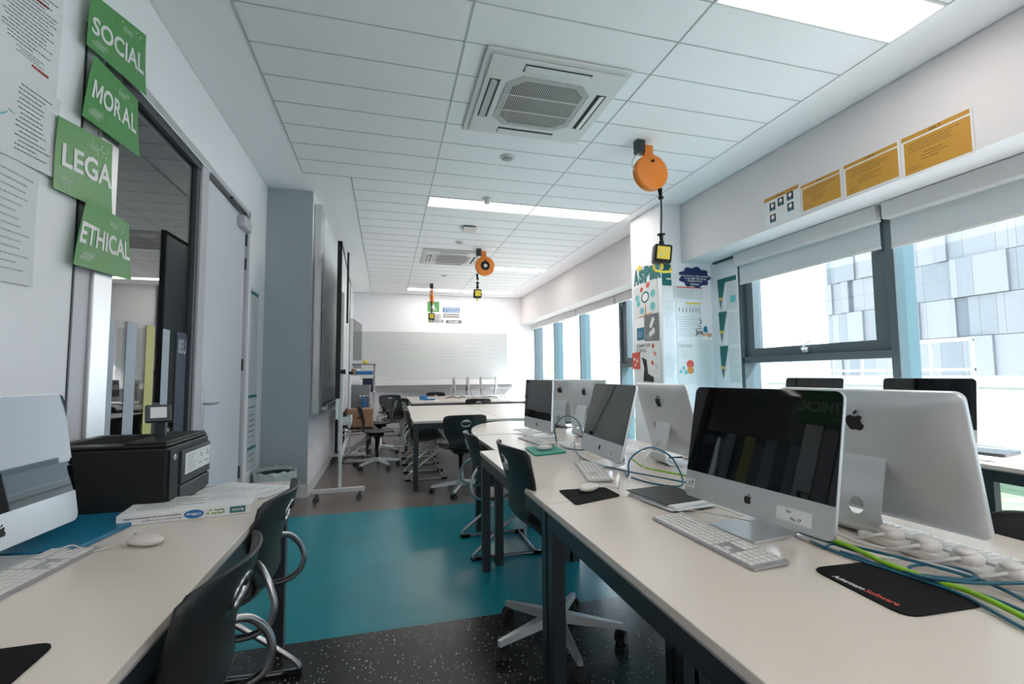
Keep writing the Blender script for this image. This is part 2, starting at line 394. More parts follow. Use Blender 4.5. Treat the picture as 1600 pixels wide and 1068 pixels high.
for (ya, yb, m_) in ((2.452, 2.535, 'stripe_w'), (2.635, 2.73, 'stripe_w'), (2.826, 2.918, 'stripe_y'), (3.009, 3.095, 'stripe_w')):
    b = MB(); lw(b, ya, yb, .22, 1.47, -.019, -.0185); b.build('glass_stripe', m_, wroot)
b = MB(); lw(b, 3.19, 3.35, .22, 1.47, -.019, -.0185); b.build('glass_sign', 'navy', wroot)
q = Quad((-.0185, .20, 1.44), (-.0185, .34, 1.44), (-.0185, .34, 1.33), (-.0185, .20, 1.33)); q.text('U38', .1, .9, .1, .9, 'inkl', wroot, d=.001, mirror=True)
# door_1
dr = bpy.data.objects.new('door_1', None); C.objects.link(dr); struct(dr); dr.location = (XL, 3.51, 0)
MB().box(-.05, -.008, .01, .93, .01, 2.56, .002).build('door_leaf', 'door', dr)
MB().box(-.06, .015, .94, .99, 0, 2.64, .002).box(-.06, .015, 0, .99, 2.6, 2.64, .002).build('door_frame', 'lilac', dr)
b = MB(); b.box(-.008, .004, .045, .085, .84, 1.14, .003); hp = b.build('handle_plate', 'alu', dr)
b = MB(); b.tube([(.0, .065, 1.02), (.05, .065, 1.02), (.055, .08, 1.02), (.055, .19, 1.02)], .0085, 10, 4); b.build('door_handle', 'steel', hp)
b = MB()
for z in (.35, 1.25, 2.12, 2.33): b.box(-.008, .006, .925, .945, z, z+.1, .002); 
b.build('hinge', 'darkmetal', dr)
b = MB(); b.box(-.008, .045, .70, .92, 2.44, 2.53, .004); cl = b.build('door_closer', 'lilac', dr)
b = MB(); b.box(.02, .04, .40, .80, 2.555, 2.575, .002); b.build('closer_arm', 'darkmetal', cl)
# ---- right hand windows
def window(n, y0, y1, mull, transom=None, frame='frame_teal'):
    r = bpy.data.objects.new('window_%d' % n, None); C.objects.link(r); struct(r); r.location = (XW, y0, 0); L = y1-y0
    b = MB(); b.box(.0, .06, 0, L, 2.36, 2.45).box(.02, .2, 0, L, .10, .17)
    for a in (0, L): b.box(.0, .2, max(a-.05, 0), min(a+.05, L), .1, 2.45)
    b.build('window_frame', frame, r)
    for m_ in mull:
        b = MB(); b.box(.0, .03, m_-y0-.03, m_-y0+.03, .17, 2.36, .004, mi=0).box(.03, .21, m_-y0-.025, m_-y0+.025, .17, 2.36, mi=1); b.build('mullion', [frame, 'frame_in'], r)
    for (ta, tb) in (transom or []):
        b = MB(); b.box(.0, .16, ta-y0, tb-y0, 1.30, 1.36, .004).box(.03, .14, ta-y0+.02, tb-y0-.02, 1.36, 1.445, .004)
        b.box(.03, .14, ta-y0+.02, ta-y0+.13, 1.445, 2.36, .003).box(.03, .14, tb-y0-.14, tb-y0-.02, 1.445, 2.36, .003)
        b.build('opening_sash', frame, r)
        b = MB(); mid = (ta+tb)/2-y0; b.box(.005, .03, mid-.03, mid+.03, 1.375, 1.42, .004).tube([(.01, mid, 1.40), (-.03, mid, 1.41), (-.035, mid-.10, 1.475)], .007, 8, 4); b.build('window_handle', 'alu', r)
    b = MB(); b.box(.10, .106, .01, L-.01, .15, 2.4); b.build('pane', 'pane', r)
    return r
window(2, YN, 4.12, [2.575, .95, -.6], [(2.60, 4.10)])
window(3, 5.20, YE, [6.75, 8.35, 9.80], [(5.25, 6.72)])
# roller blinds
def blind(y0, y1, zb, label, grp=None):
    r = empty('roller_blind', label, 'blind', (XW-.01, y0, 2.45), group='roller blinds on the right windows'); L = y1-y0
    MB().box(-.075, .0, .005, L-.005, -.13, -.002, .01).build('blind_cassette', 'blind' if False else 'unit', r)
    MB().box(-.008, -.003, .02, L-.02, zb-2.45, -.12).build('blind_fabric', 'blind', r)
    MB().box(-.014, .003, .02, L-.02, zb-2.47, zb-2.45, .003).build('bottom_bar', 'unit', r)
    return r
blind(2.60, 4.09, 2.14, 'grey roller blind part lowered over the opening window nearest the pillar')
blind(.97, 2.56, 2.12, 'grey roller blind part lowered over the big pane at the right edge')
blind(5.22, 6.72, 2.36, 'rolled up blind just behind the poster pillar')
blind(6.78, 8.33, 2.36, 'rolled up blind second behind the pillar, in the far window row')
blind(8.38, 11.1, 2.36, 'rolled up blind nearest the far whiteboard wall')
# ================================================================== CEILING THINGS
def lamp(x, y, label, near=False):
    r = empty('ceiling_light', label, 'ceiling light', (x, y, H), group='recessed ceiling lights')
    b = MB(); b.box(-.6, .6, -.15, -.138, -.006, .0).box(-.6, .6, .138, .15, -.006, .0).box(-.6, -.588, -.138, .138, -.006, 0).box(.588, .6, -.138, .138, -.006, 0); b.build('light_frame', 'unit', r)
    b = MB(); b.box(-.588, .588, -.138, .138, -.002, -.001); b.build('reflector', 'lampin', r)
    b = MB(); b.box(-.575, .575, -.066, .066, -.006, -.002, .001); b.build('diffuser', 'lamp', r)
lamp(2.217, 1.79, 'recessed ceiling light at the top right, nearest the camera')
lamp(1.017, 5.09, 'left one of the two joined ceiling lights beyond the large air conditioner')
lamp(2.217, 5.09, 'right one of the two joined ceiling lights beyond the large air conditioner')
lamp(2.217, 8.09, 'single ceiling light right of the middle orange reel')
lamp(1.017, 10.49, 'left one of the two farthest ceiling lights before the whiteboard wall')
lamp(2.217, 10.49, 'right one of the two farthest ceiling lights before the whiteboard wall')
for x, l in ((-.183, 'left'), (1.017, 'middle'), (2.217, 'right')): lamp(x, -1.21, '%s ceiling light of the row behind the camera' % l)
def cassette(x, y, label):
    r = empty('air_conditioner', label, 'air conditioner', (x, y, H))
    b = MB(); b.box(-.475, .475, -.475, .475, -.018, -.003, .008).box(-.435, .435, -.435, .435, -.032, -.018, .006); b.build('panel', 'unit', r)
    oc = [(-.29,-.2),(-.2,-.29),(.2,-.29),(.29,-.2),(.29,.2),(.2,.29),(-.2,.29),(-.29,.2)]
    b = MB(); b.prism(oc, -.036, -.030); fr = b.build('intake_frame', 'unit', r)
    b = MB(); oc2 = [(p[0]*.86, p[1]*.86) for p in oc]; b.prism(oc2, -.0375, -.034); b.build('intake', 'grille', fr)
    b = MB(); n = 46
    for i in range(n):
        X = -.285+.57*i/(n-1); L = .29 if abs(X) < .2 else .29-(abs(X)-.2); b.box(X-.0022, X+.0022, -L, L, -.041, -.037)
    for yy in (-.09, .09): b.box(-.29, .29, yy-.003, yy+.003, -.042, -.037)
    b.build('intake_grille', 'unit', fr)
    for a in range(4):
        Mx = Matrix.Rotation(a*PI/2, 4, 'Z')
        b = MB(); b.box(-.22, .22, -.405, -.335, -.0345, -.030, M=Mx); s_ = b.build('outlet_slot', 'grille', r)
        b = MB(); b.box(-.215, .215, -.022, .022, -.003, .003, M=Mx @ Matrix.Translation((0, -.375, -.038)) @ Matrix.Rotation(-.35 if a != 2 else .1, 4, 'X')); b.build('louvre', 'unit', s_)
    return r
cassette(1.02, 3.0, 'large square ceiling air conditioner nearest the camera')
cassette(1.0, 7.5, 'smaller looking ceiling air conditioner left of the middle orange reel')
for (x, y, l) in ((1.01, 3.875, 'round ceiling speaker just beyond the large air conditioner'), (1.0, 6.6, 'round ceiling speaker just before the far air conditioner'), (1.05, 8.9, 'small round ceiling disc beyond the far air conditioner')):
    r = empty('ceiling_speaker', l, 'speaker', (x, y, H), group='round ceiling speakers')
    MB().lathe([(0, -.012), (.045, -.012), (.058, -.010), (.066, -.003), (.066, 0)], 28).build('rim', 'unit', r)
    MB().lathe([(0, -.0145), (.048, -.0135), (.048, -.012)], 28).build('speaker_grille', 'edge', r)
r = empty('smoke_detector', 'small white domed sensor hanging in front of the joined ceiling lights', 'smoke detector', (1.035, 4.86, H))
MB().lathe([(0, -.02), (.05, -.02), (.052, 0)], 24).build('detector_base', 'unit', r); MB().lathe([(.0, -.065), (.025, -.062), (.034, -.045), (.036, -.02)], 24).build('sensor_head', 'white', r)
r = empty('wifi_access_point', 'flat squarish white box on the ceiling between speaker and joined lights', 'access point', (1.02, 5.9, H))
MB().box(-.09, .09, -.09, .09, -.045, -.015, .012).build('housing', 'white', r); MB().box(-.07, .07, -.07, .07, -.015, 0).build('mount', 'darkmetal', r)
# cable reels
def reel(x, y, rz, label, drop, box, glab, hub, dz=0):
    r = empty('cable_reel', label, 'cable reel', (x, y, H), rz)
    b = MB(); b.box(-.10, -.03, -.035, .035, -.105, 0, .003); br = b.build('bracket', 'darkmetal', r)
    b = MB(); b.box(-.03, .05, -.02, .02, -.14, -.03, .004); b.build('orange_arm', 'orange', br)
    Mx = Matrix.Translation((0.03, 0, -.26)) @ Matrix.Rotation(PI/2, 4, 'X')
    b = MB(); b.lathe([(0, -.038), (.135, -.036), (.147, -.028), (.149, -.012), (.138, -.006), (.138, .006), (.149, .012), (.147, .028), (.135, .036), (0, .038)], 40, Mx); d = b.build('drum', 'orange', r)
    if hub:
        MB().lathe([(0, .047), (.06, .046), (.072, .036)], 28, Mx).build('hub', 'black', d)
        MB().lathe([(0, .051), (.028, .050), (.028, .046)], 20, Mx).build('hub_label', 'paper', d)
    MB().lathe([(0, .05), (.012, .05), (.012, .036)], 12, Mx @ Matrix.Translation((-.0, .085, 0))).build('bolt', 'black', d)
    b = MB(); b.tube([(-.06, 0, -.10), (-.12, 0, -.15), (-.135, 0, -.22), (-.09, 0, -.27)], .005, 8, 5); b.build('supply_cable', 'unit', r)
    bx = drop
    b = MB(); b.cyl((bx, 0, -.385), (bx+.006, 0, -.455), .020, 14, .012).lathe([(0, -.01), (.018, -.012), (.024, 0), (.018, .012), (0, .01)], 14, Matrix.Translation((bx+.007, 0, -.46))); b.build('cable_guide', 'black', r)
    zt = box[1]
    b = MB(); b.tube([(bx+.007, 0, -.46), (bx+.008, 0, -.6 if zt < -.7 else -.5), (box[0]-.005, 0, zt+.04)], .0065, 8, 4); b.build('cord', 'black', r)
    b = MB(); b.lathe([(.008, .10), (.034, .092), (.034, .086), (.016, .078), (.015, .035), (.022, .03), (.02, 0), (0, 0)], 16, Matrix.Translation((box[0], 0, zt))); b.build('stopper', 'black', r)
    t = .12
    Mb = Matrix.Translation((box[0], 0, zt-.08)) @ Matrix.Rotation(t*(1 if drop > 0 else .1), 4, 'Y') @ Matrix.Rotation(-.30 if drop > 0 else -rz, 4, 'Z')
    s_ = box[2]
    b = MB(); b.box(-s_, s_, -.05, .05, -s_-.005, s_+.005, .016, M=Mb); bo = b.build('socket_box', 'black', r)
    b = MB(); b.box(-s_*.72, s_*.72, -.056, .056, -s_*.72, s_*.75, .003, M=Mb); b.build('yellow_plate', 'yellow', bo)
    if drop > 0:
        b = MB()
        for (px, pz, rr) in ((-.02, -.02, .008), (.015, .022, .007), (-.01, -.012, .006), (-.038, .038, .003), (.038, .038, .003), (-.038, -.04, .003), (.038, -.04, .003)):
            b.lathe([(0, .0), (rr, 0), (rr, -.003)], 10, Mb @ Matrix.Translation((px, -.058, pz)) @ Matrix.Rotation(PI/2, 4, 'X'))
        b.build('socket_holes', 'unit', bo)
    b = MB(); z = zt-.08-s_-.005
    b.box(box[0]-.018, box[0]+.008, -.008, .008, z-.045, z+.003, .003)
    if drop > 0: b.tube([(box[0]-.08, 0, z-.015), (box[0]-.07, 0, z-.055), (box[0]-.0, 0, z-.065), (box[0]+.07, 0, z-.06), (box[0]+.08, 0, z-.03)], .011, 8, 4)
    b.build('hook', 'yellow', r)
    return r
reel(2.06, 3.33, 0, 'orange ceiling cable reel nearest the camera, hanging before the poster pillar', .115, (.115, -.86, .072), '', False)
reel(1.40, 6.9, 0, 'middle orange cable reel with black hub beside the far air conditioner', -.09, (-.085, -.61, .06), '', True)
reel(.90, 9.86, PI/2-.15, 'farthest orange cable reel, seen edge on before the wall signs', -.06, (-.055, -.61, .065), '', False)
# ================================================================== FURNITURE
def table(label, x0, x1, y0, y1, rounded=False, z=.722, grp='white topped tables with dark frames'):
    cx, cy = (x0+x1)/2, (y0+y1)/2; r = empty('classroom_table', label, 'table', (cx, cy, 0), group=grp); a, c = (x1-x0)/2, (y1-y0)/2
    if rounded:
        pts = [(-a, -c), (a, -c)]+[(a*math.cos(t_*PI/24), -c+2*c*math.sin(t_*PI/24)) for t_ in range(1, 24)]
        MB().prism(pts, z-.024, z).build('tabletop', 'tabletop', r)
        p2 = [(x*.985, -c+(y+c)*.985) for x, y in pts]; MB().prism(p2, z-.028, z-.024).build('edge_band', 'edge', r)
        legs = [(-a+.05, -c+.05), (a-.05, -c+.05), (0, c-.1)]
        MB().box(-a+.04, a-.04, -c+.03, -c+.055, z-.09, z-.028).build('frame', 'darkmetal', r)
    else:
        MB().box(-a, a, -c, c, z-.022, z, .002).build('tabletop', 'tabletop', r)
        MB().box(-a+.001, a-.001, -c+.001, c-.001, z-.027, z-.022).build('edge_band', 'edge', r)
        b = MB(); h0, h1 = z-.085, z-.027; i = .006
        b.box(-a+i+.05, a-i-.05, -c+i, -c+i+.03, h0, h1).box(-a+i+.05, a-i-.05, c-i-.03, c-i, h0, h1).box(-a+i, -a+i+.03, -c+i+.05, c-i-.05, h0, h1).box(a-i-.03, a-i, -c+i+.05, c-i-.05, h0, h1)
        b.build('frame', 'darkmetal', r); legs = [(-a+i+.025, -c+i+.025), (a-i-.025, -c+i+.025), (a-i-.025, c-i-.025), (-a+i+.025, c-i-.025)]
    for lx, ly in legs: MB().box(lx-.025, lx+.025, ly-.025, ly+.025, 0, z-.027, .003).build('leg', 'darkmetal', r)
    return r
table('white table under the nearest big computer, filling the lower right corner', .57, 1.15, .43, 1.675)
table('white table along the aisle with the green mouse mat on it', .57, 1.15, 1.682, 2.93)
table('small white table between the green mat table and the round ended one', .67, 1.15, 2.94, 3.675)
table('white table with rounded end at the head of the aisle computer row', .68, 1.74, 3.69, 4.72, True)
table('white table under the computer whose back faces the camera at right', 1.155, 1.735, .43, 1.675)
table('white table behind the green mat table, holding the second rear facing computer', 1.155, 1.735, 1.682, 2.93)
table('white table behind the small one, holding the far rear facing computers', 1.155, 1.735, 2.94, 3.675)
table('bare long white table in the middle of the room, left half with chairs below', .27, 1.22, 5.0, 7.5)
table('bare long white table in the middle of the room, right half', 1.225, 2.17, 5.0, 7.5)
table('far white table before the whiteboard, left half with blue items', .42, 1.55, 8.4, 10.75)
table('far white table before the whiteboard, right half with edge on computers', 1.555, 2.72, 8.4, 10.75)
table('white table by the window at the right edge', 2.98, 3.54, .35, 1.76)
table('white table by the window behind the rear facing computer', 2.98, 3.54, 1.77, 3.4)
table('white desk along the left wall with black printer on it', -1.17, -.42, .45, 2.37)
# ---- chairs
def shell_mesh(name, parent, z_shift=0, tall=1.0):
    prof = [(-.262, .795, .190), (-.252, .775, .214), (-.236, .72, .222), (-.215, .66, .218), (-.196, .60, .198), (-.188, .55, .172), (-.190, .505, .152), (-.178, .47, .150), (-.145, .447, .168), (-.08, .440, .198), (0, .440, .214), (.09, .446, .214), (.16, .450, .205), (.205, .444, .18), (.222, .430, .145)]
    P = catmull([Vector(p) for p in prof], 3); nt_ = 22; b = MB(); B = b.bm; G = []
    n = len(P)
    for i, p in enumerate(P):
        row = []; f = i/(n-1); back = max(0, 1-f/.42); seat = max(0, (f-.5)/.5)
        for j in range(nt_+1):
            t = -1+2*j/nt_; e = abs(t)
            dy = .062*back*t*t + .03*(1-back)*(f < .5)*t*t*.6
            dz = .018*t*t if f > .48 else 0
            if f < .06: dz -= .012*e**6
            row.append(B.verts.new((p.z*t, p.x+dy, p.y*1.0+dz)))
        G.append(row)
    hy, hz, hr = 0, .715, .034; kill = []
    for i in range(n-1):
        for j in range(nt_):
            f = B.faces.new((G[i][j], G[i][j+1], G[i+1][j+1], G[i+1][j])); f.smooth = True; c = f.calc_center_median()
            if abs(c.z-hz) < .08 and c.y < -.1 and (c.x/.048)**2+((c.z-hz)/hr)**2 < 1: kill.append(f)
    bmesh.ops.delete(B, geom=kill, context='FACES')
    for e in B.edges:
        if len(e.link_faces) == 1:
            for v in e.verts:
                if v.co.y < -.1 and abs(v.co.z-hz) < .06 and abs(v.co.x) < .075:
                    a = math.atan2((v.co.z-hz)/hr, v.co.x/.048); v.co.x = .048*math.cos(a); v.co.z = hz+hr*math.sin(a)
    for v in B.verts: v.co.z += z_shift
    o = b.build(name, 'chair', parent); md = o.modifiers.new('solid', 'SOLIDIFY'); md.thickness = .011; md.offset = 0
    return o
def skid_chair(label, loc, rz, grp):
    r = empty('skid_base_chair', label, 'chair', loc, rz, grp)
    sh = shell_mesh('seat_shell', r)
    b = MB()
    for s_ in (-1, 1):
        x = .205*s_
        b.tube([(x*.66, -.168, .585), (x*.86, -.205, .565), (x*1.0, -.238, .515), (x*1.03, -.250, .46), (x*1.03, -.228, .405), (x, -.15, .375), (x, .0, .385), (x, .12, .398), (x, .165, .375), (x*1.03, .135, .32), (x*1.08, -.03, .20), (x*1.12, -.21, .06), (x*1.12, -.235, .022), (x*1.1, -.20, .013), (x*1.1, .10, .013), (x*1.1, .225, .013)], .011, 10, 4)
    b.tube([(-.225, .19, .013), (0, .19, .013), (.225, .19, .013)], .010, 8, 0)
    b.tube([(-.205, .10, .395), (0, .10, .405), (.205, .10, .395)], .010, 8, 2)
    b.build('frame', 'steel', r)
    for s_ in (-1, 1):
        for yy in (-.215, .20): MB().box(.22*s_-.017, .22*s_+.017, yy-.035, yy+.035, 0, .022, .005).build('glide', 'blackm', r)
    b = MB(); b.lathe([(.047, 0), (.052, .003), (.052, .009), (.047, .012), (.047, 0)], 24, Matrix.Translation((0, -.231, .715)) @ Matrix.Rotation(PI/2+.3, 4, 'X') @ Matrix.Scale(.72, 4, (0, 1, 0)))
    b.build('handle_ring', 'steel', sh)
    return r
def swivel_chair(label, loc, rz, grp, dz=0, brz=0, mname='swivel_chair'):
    r = empty(mname, label, 'chair', loc, rz, grp)
    sh = shell_mesh('seat_shell', r, dz)
    b = MB(); b.lathe([(.047, 0), (.052, .003), (.052, .009), (.047, .012), (.047, 0)], 24, Matrix.Translation((0, -.231, .715+dz)) @ Matrix.Rotation(PI/2+.3, 4, 'X') @ Matrix.Scale(.72, 4, (0, 1, 0)))
    b.build('handle_ring', 'steel', sh)
    MB().box(-.09, .09, -.10, .09, .395+dz, .43+dz, .01).lathe([(.03, .36+dz), (.045, .40+dz)], 16).build('seat_mount', 'black', r)
    b = MB(); b.cyl((0, 0, .11), (0, 0, .24), .028, 18); b.build('column_sleeve', 'steel', r)
    b = MB(); b.cyl((0, 0, .24), (0, 0, .40+dz), .020, 18); b.build('gas_lift', 'black', r)
    hubp = MB(); hubp.lathe([(0, .075), (.045, .075), (.05, .10), (.038, .135), (0, .135)], 20)
    for k in range(5):
        a = brz+2*PI*k/5; Mx = Matrix.Rotation(a, 4, 'Z')
        pts = [(.02, -.024), (.30, -.011), (.30, .011), (.02, .024)]
        B = hubp.bm; lo = [B.verts.new(Mx @ Vector((p[0], p[1], .085 if p[0] < .1 else .058))) for p in pts]; hi = [B.verts.new(Mx @ Vector((p[0], p[1]*.8, .128 if p[0] < .1 else .082))) for p in pts]
        B.faces.new(lo[::-1]); B.faces.new(hi)
        for i in range(4): B.faces.new((lo[i], lo[(i+1)%4], hi[(i+1)%4], hi[i]))
    base = hubp.build('star_base', 'alu_l', r)
    for k in range(5):
        a = brz+2*PI*k/5; c = Vector((.29*math.cos(a), .29*math.sin(a), 0)); b = MB(); d = a+1.1
        for s_ in (-1, 1):
            off = Vector((-math.sin(d), math.cos(d), 0))*.014*s_
            b.cyl(c+off+Vector((0, 0, .027))-Vector((-math.sin(d), math.cos(d), 0))*.009, c+off+Vector((0, 0, .027))+Vector((-math.sin(d), math.cos(d), 0))*.009, .0265, 16)
        b.cyl(c+Vector((0, 0, .03)), c+Vector((0, 0, .065)), .008, 8)
        b.build('caster', 'black', base)
    return r
skA = skid_chair('black skid base chair at the aisle table, behind the swivel chair', (.79, 3.30, 0), -PI/2, 'black shell chairs with steel skid frames')
G1 = 'black shell chairs with steel skid frames'
dup(skA, 'black skid base chair at the left desk, cut off by the bottom edge', (-.555, 1.25, 0), PI/2-.06, G1)
dup(skA, 'black skid base chair at the far end of the left desk', (-.58, 1.92, 0), PI/2-.05, G1)
for i, (y, l) in enumerate(((5.77, 'first and nearest of four skid chairs in a row under the long middle table'), (6.28, 'second of four skid chairs in a row under the long middle table'), (6.79, 'third of four skid chairs in a row under the long middle table'), (7.28, 'last of four skid chairs in a row under the long middle table'))):
    dup(skA, l, (.455+.008*i, y-.02, 0), -PI/2, G1)
dup(skA, 'black skid chair tucked between the two long tables, only its back showing', (1.52, 8.13, 0), 0, G1)
dup(skA, 'black skid chair at the far table, pushed in beside the blue items', (1.05, 10.88, 0), PI-.3, G1)
dup(skA, 'nearest black chair of the three at the right end of the far table', (3.0, 9.1, 0), PI/2, G1)
dup(skA, 'middle black chair of the three at the right end of the far table', (3.02, 9.75, 0), PI/2-.1, G1)
dup(skA, 'farthest black chair of the three at the right end of the far table', (3.0, 10.4, 0), PI/2+.1, G1)
dup(skA, 'black skid chair below the far whiteboard, left of the long tables', (.14, 8.35, 0), PI-.15, G1)
dup(skA, 'second black skid chair below the far whiteboard, behind the first', (.05, 9.9, 0), PI-.1, G1)
dup(skA, 'black chair behind the rear facing computer table, only its back showing at the right edge', (1.565, .80, 0), PI/2, G1)
dup(skA, 'black skid chair carrying the cardboard box beside the mobile whiteboard', (-.38, 7.12, 0), -PI/2, G1)
G2 = 'black swivel chairs with grey star bases'
swA = swivel_chair('black swivel chair on castors pulled up to the green mat table', (.755, 2.08, 0), -PI/2+.04, G2, .095, rad(140))
swB = swivel_chair('black swivel chair with hole in its back, before the bare long table', (.745, 4.86, 0), 0.08, G2, .01, PI-.15)
swC = dup(swB, 'black swivel chair half hidden behind the mobile whiteboard feet', (-.12, 6.5, 0), -1.5, G2)
swD = dup(swB, 'black swivel office chair beside the cluttered left shelf', (-.10, 7.62, 0), PI/2+.05, G2)
# ---- all-in-one computers (local: screen faces -Y, base origin on desk)
LOGO = [(0,.78),(.12,.80),(.25,.86),(.36,.84),(.46,.74),(.37,.66),(.33,.54),(.36,.40),(.48,.29),(.42,.14),(.32,.02),(.22,-.03),(.10,0),(0,.02),(-.10,0),(-.22,-.03),(-.34,.05),(-.44,.22),(-.49,.42),(-.46,.64),(-.36,.80),(-.22,.86),(-.10,.82)]
LEAF = [(0,.90),(.02,1.01),(.10,1.12),(.22,1.17),(.21,1.04),(.12,.94)]
def computer(label, loc, rz, tilt, grp='silver all in one desktop computers', simple=False):
    r = empty('desktop_computer', label, 'computer', loc, rz, grp)
    W, Hh = .528, .385; Mx = Matrix.Translation((0, 0, .05)) @ Matrix.Rotation(-tilt, 4, 'X')
    b = MB(); B = b.bm; rr = rrect(W, Hh, .022, 4, 0, Hh/2); loops = []
    for (sc, y) in ((1, 0), (1.0, .010), (.985, .015), (.90, .024), (.75, .031), (.5, .036)):
        loops.append([B.verts.new(Mx @ Vector((x*sc, y, Hh/2+(z-Hh/2)*sc))) for x, z in rr])
    B.faces.new(loops[0]); B.faces.new(loops[-1])
    for a, c in zip(loops, loops[1:]):
        for i in range(len(a)):
            f = B.faces.new((a[i], a[(i+1)%len(a)], c[(i+1)%len(a)], c[i])); f.smooth = a is not loops[0]
    body = b.build('body', 'alu_l', r)
    # black glass front
    top = [p for p in rrect(W-.004, Hh-.004, .021, 4, 0, Hh/2) if p[1] > .2]; pts = top+[(-W/2+.002, .088), (W/2-.002, .088)]
    MP = Mx @ Matrix.Rotation(PI/2, 4, 'X')
    b = MB(); b.prism([(x, z) for x, z in pts], -.0002, .0016, M=MP); sc_ = b.build('screen', 'screen', body)
    b = MB(); s_ = .026; b.prism([(x*s_, .032+y*s_) for x, y in LOGO], 0, .0008, M=MP).prism([(x*s_, .032+y*s_) for x, y in LEAF], 0, .0008, M=MP); b.build('front_logo', 'inkb', body)
    s_ = .052; MBk = Mx @ Matrix.Translation((0, .0345, 0)) @ Matrix.Rotation(PI/2, 4, 'X') @ Matrix.Scale(-1, 4, (1, 0, 0))
    b = MB(); b.prism([(x*s_, .268+y*s_) for x, y in LOGO], -.0035, -.0005, M=MBk).prism([(x*s_, .268+y*s_) for x, y in LEAF], -.0035, -.0005, M=MBk); b.build('rear_logo', 'inkb', body)
    if not simple:
        b = MB()
        for i in range(8): b.box(.092, .116-.001*i, .0335, .0365, .165-.007*i, .168-.007*i, M=Mx)
        b.build('vent', 'inkb', body)
        b = MB(); b.lathe([(0, .001), (.007, .001), (.007, 0)], 14, Mx @ Matrix.Translation((-.20, .0215, .035)) @ Matrix.Rotation(-PI/2, 4, 'X')); b.build('power_button', 'alu', body)
    # stand: bent plate with cable hole
    b = MB(); B = b.bm; hw = .088; prof = [(-.070, .004), (-.02, .004), (.05, .005), (.095, .009), (.115, .024), (.117, .05), (.108, .10), (.094, .155), (.078, .215), (.066, .236)]
    P = catmull([Vector((0, y, z)) for y, z in prof], 6); G = []; nx = 16
    for p in P:
        hh = hw if p.z < .02 else max(.068, hw-(p.z-.02)*.4)
        G.append([B.verts.new((hh*(-1+2*j/nx), p.y, p.z)) for j in range(nx+1)])
    kill = []
    for i in range(len(P)-1):
        for j in range(nx):
            f = B.faces.new((G[i][j], G[i][j+1], G[i+1][j+1], G[i+1][j])); f.smooth = True; c = f.calc_center_median()
            if c.y > .08 and (c.x/.026)**2+((c.z-.085)/.026)**2 < 1: kill.append(f)
    bmesh.ops.delete(B, geom=kill, context='FACES')
    for e in list(B.edges):
        if len(e.link_faces) == 1:
            for v in e.verts:
                if v.co.y > .08 and abs(v.co.x) < .05 and .04 < v.co.z < .13:
                    a = math.atan2(v.co.z-.085, v.co.x); v.co.x = .024*math.cos(a); v.co.z = .085+.024*math.sin(a)
    o = b.build('stand', 'alu_l', r)
    for f in o.data.polygons: f.use_smooth = False
    md = o.modifiers.new('solid', 'SOLIDIFY'); md.thickness = .006; md.offset = 0
    return r
def screen_rz(yw): return yw-PI/2
D = .7225
cN = computer('large silver computer nearest the camera, dark screen facing the aisle', (1.054, 1.213, D), rad(6.5-90), rad(10.9))
cS = computer('silver computer leaning back behind the black mouse mat, screen facing the aisle', (1.078, 2.294, D), rad(-2.8-90), rad(14.9))
cT = computer('farthest aisle computer, screen facing the aisle beside the green mouse mat', (1.118, 3.46, D), rad(4.7-90), rad(3))
cB1 = computer('silver computer nearest on the right, its back with barcode stickers to the camera', (1.457, 1.111, D), rad(185-90), rad(12.2))
cB2 = computer('silver computer seen from behind between the two nearest dark screens', (1.513, 2.221, D), rad(176.4-90), rad(14.5))
cB3 = computer('silver computer seen from behind, just right of the farthest aisle screen', (1.588, 4.05, D), rad(213.5-90), rad(9))
cB4 = computer('silver computer seen from behind, between the far rear facing one and the leaning screen', (1.529, 3.372, D), rad(188.6-90), rad(4))
cL = computer('silver computer on the left desk, its screen reflecting the window', (-.922, 1.489, D), rad(176.1-90), rad(8.8))
cW1 = computer('computer on the window table, a dark strip left of the window mullion', (3.28, 3.03, D), rad(-90), rad(8))
cW2 = computer('computer on the window table, a dark panel below the big window mullion', (3.27, 2.19, D), rad(-90), rad(5))
far = [(1.40, 'leftmost', 86), (1.64, 'second from left', -94), (1.98, 'third from left', 81), (2.25, 'rightmost', -100)]
for x, l, a in far:
    dup(cT, 'silver computer seen edge on on the far table, %s of four' % l, (x, 9.9, D), rad(a), 'silver computers standing edge on on the far table')
# stickers on computers
def local_quad(root, pts):  # root local points of computer body plane
    return Quad(*pts)
def body_pt(tilt, x, z, y=-.002): return (Matrix.Translation((0, 0, .05)) @ Matrix.Rotation(-tilt, 4, 'X')) @ Vector((x, y, z))
def sticker(root, tilt, x0, x1, z0, z1, back, m, name='sticker', texts=(), bars=None, off=0):
    body = [c for c in root.children if c.name.startswith('body')][0]
    yy = (.026 if back else -.001)+off
    if back: q = Quad(*[body_pt(tilt, x, z, yy) for x, z in ((x1, z1), (x0, z1), (x0, z0), (x1, z0))])
    else: q = Quad(*[body_pt(tilt, x, z, yy) for x, z in ((x0, z1), (x1, z1), (x1, z0), (x0, z0))])
    o = q.sheet(name, m, body, .0006, nv=1); md = None
    for (t, u0, u1, v0, v1, mm) in texts: q.text(t, u0, u1, v0, v1, mm, o, d=.0012)
    if bars:
        rn = random.Random(3); P = []; u = bars[0]
        while u < bars[1]: wv = rn.uniform(.008, .035); P.append(rect(u, min(u+wv, bars[1]), bars[2], bars[3])); u += wv+rn.uniform(.01, .03)
        q.flat('barcode', 'inkb', P, o, .0012)
    return o
T1 = rad(10.9); TB = rad(12.2)
sticker(cN, T1, .10, .205, .018, .055, False, 'paper', 'asset_label', [('No. 17', .42, .72, .15, .38, 'inkb'), ('Room', .30, .42, .62, .85, 'inkb')])
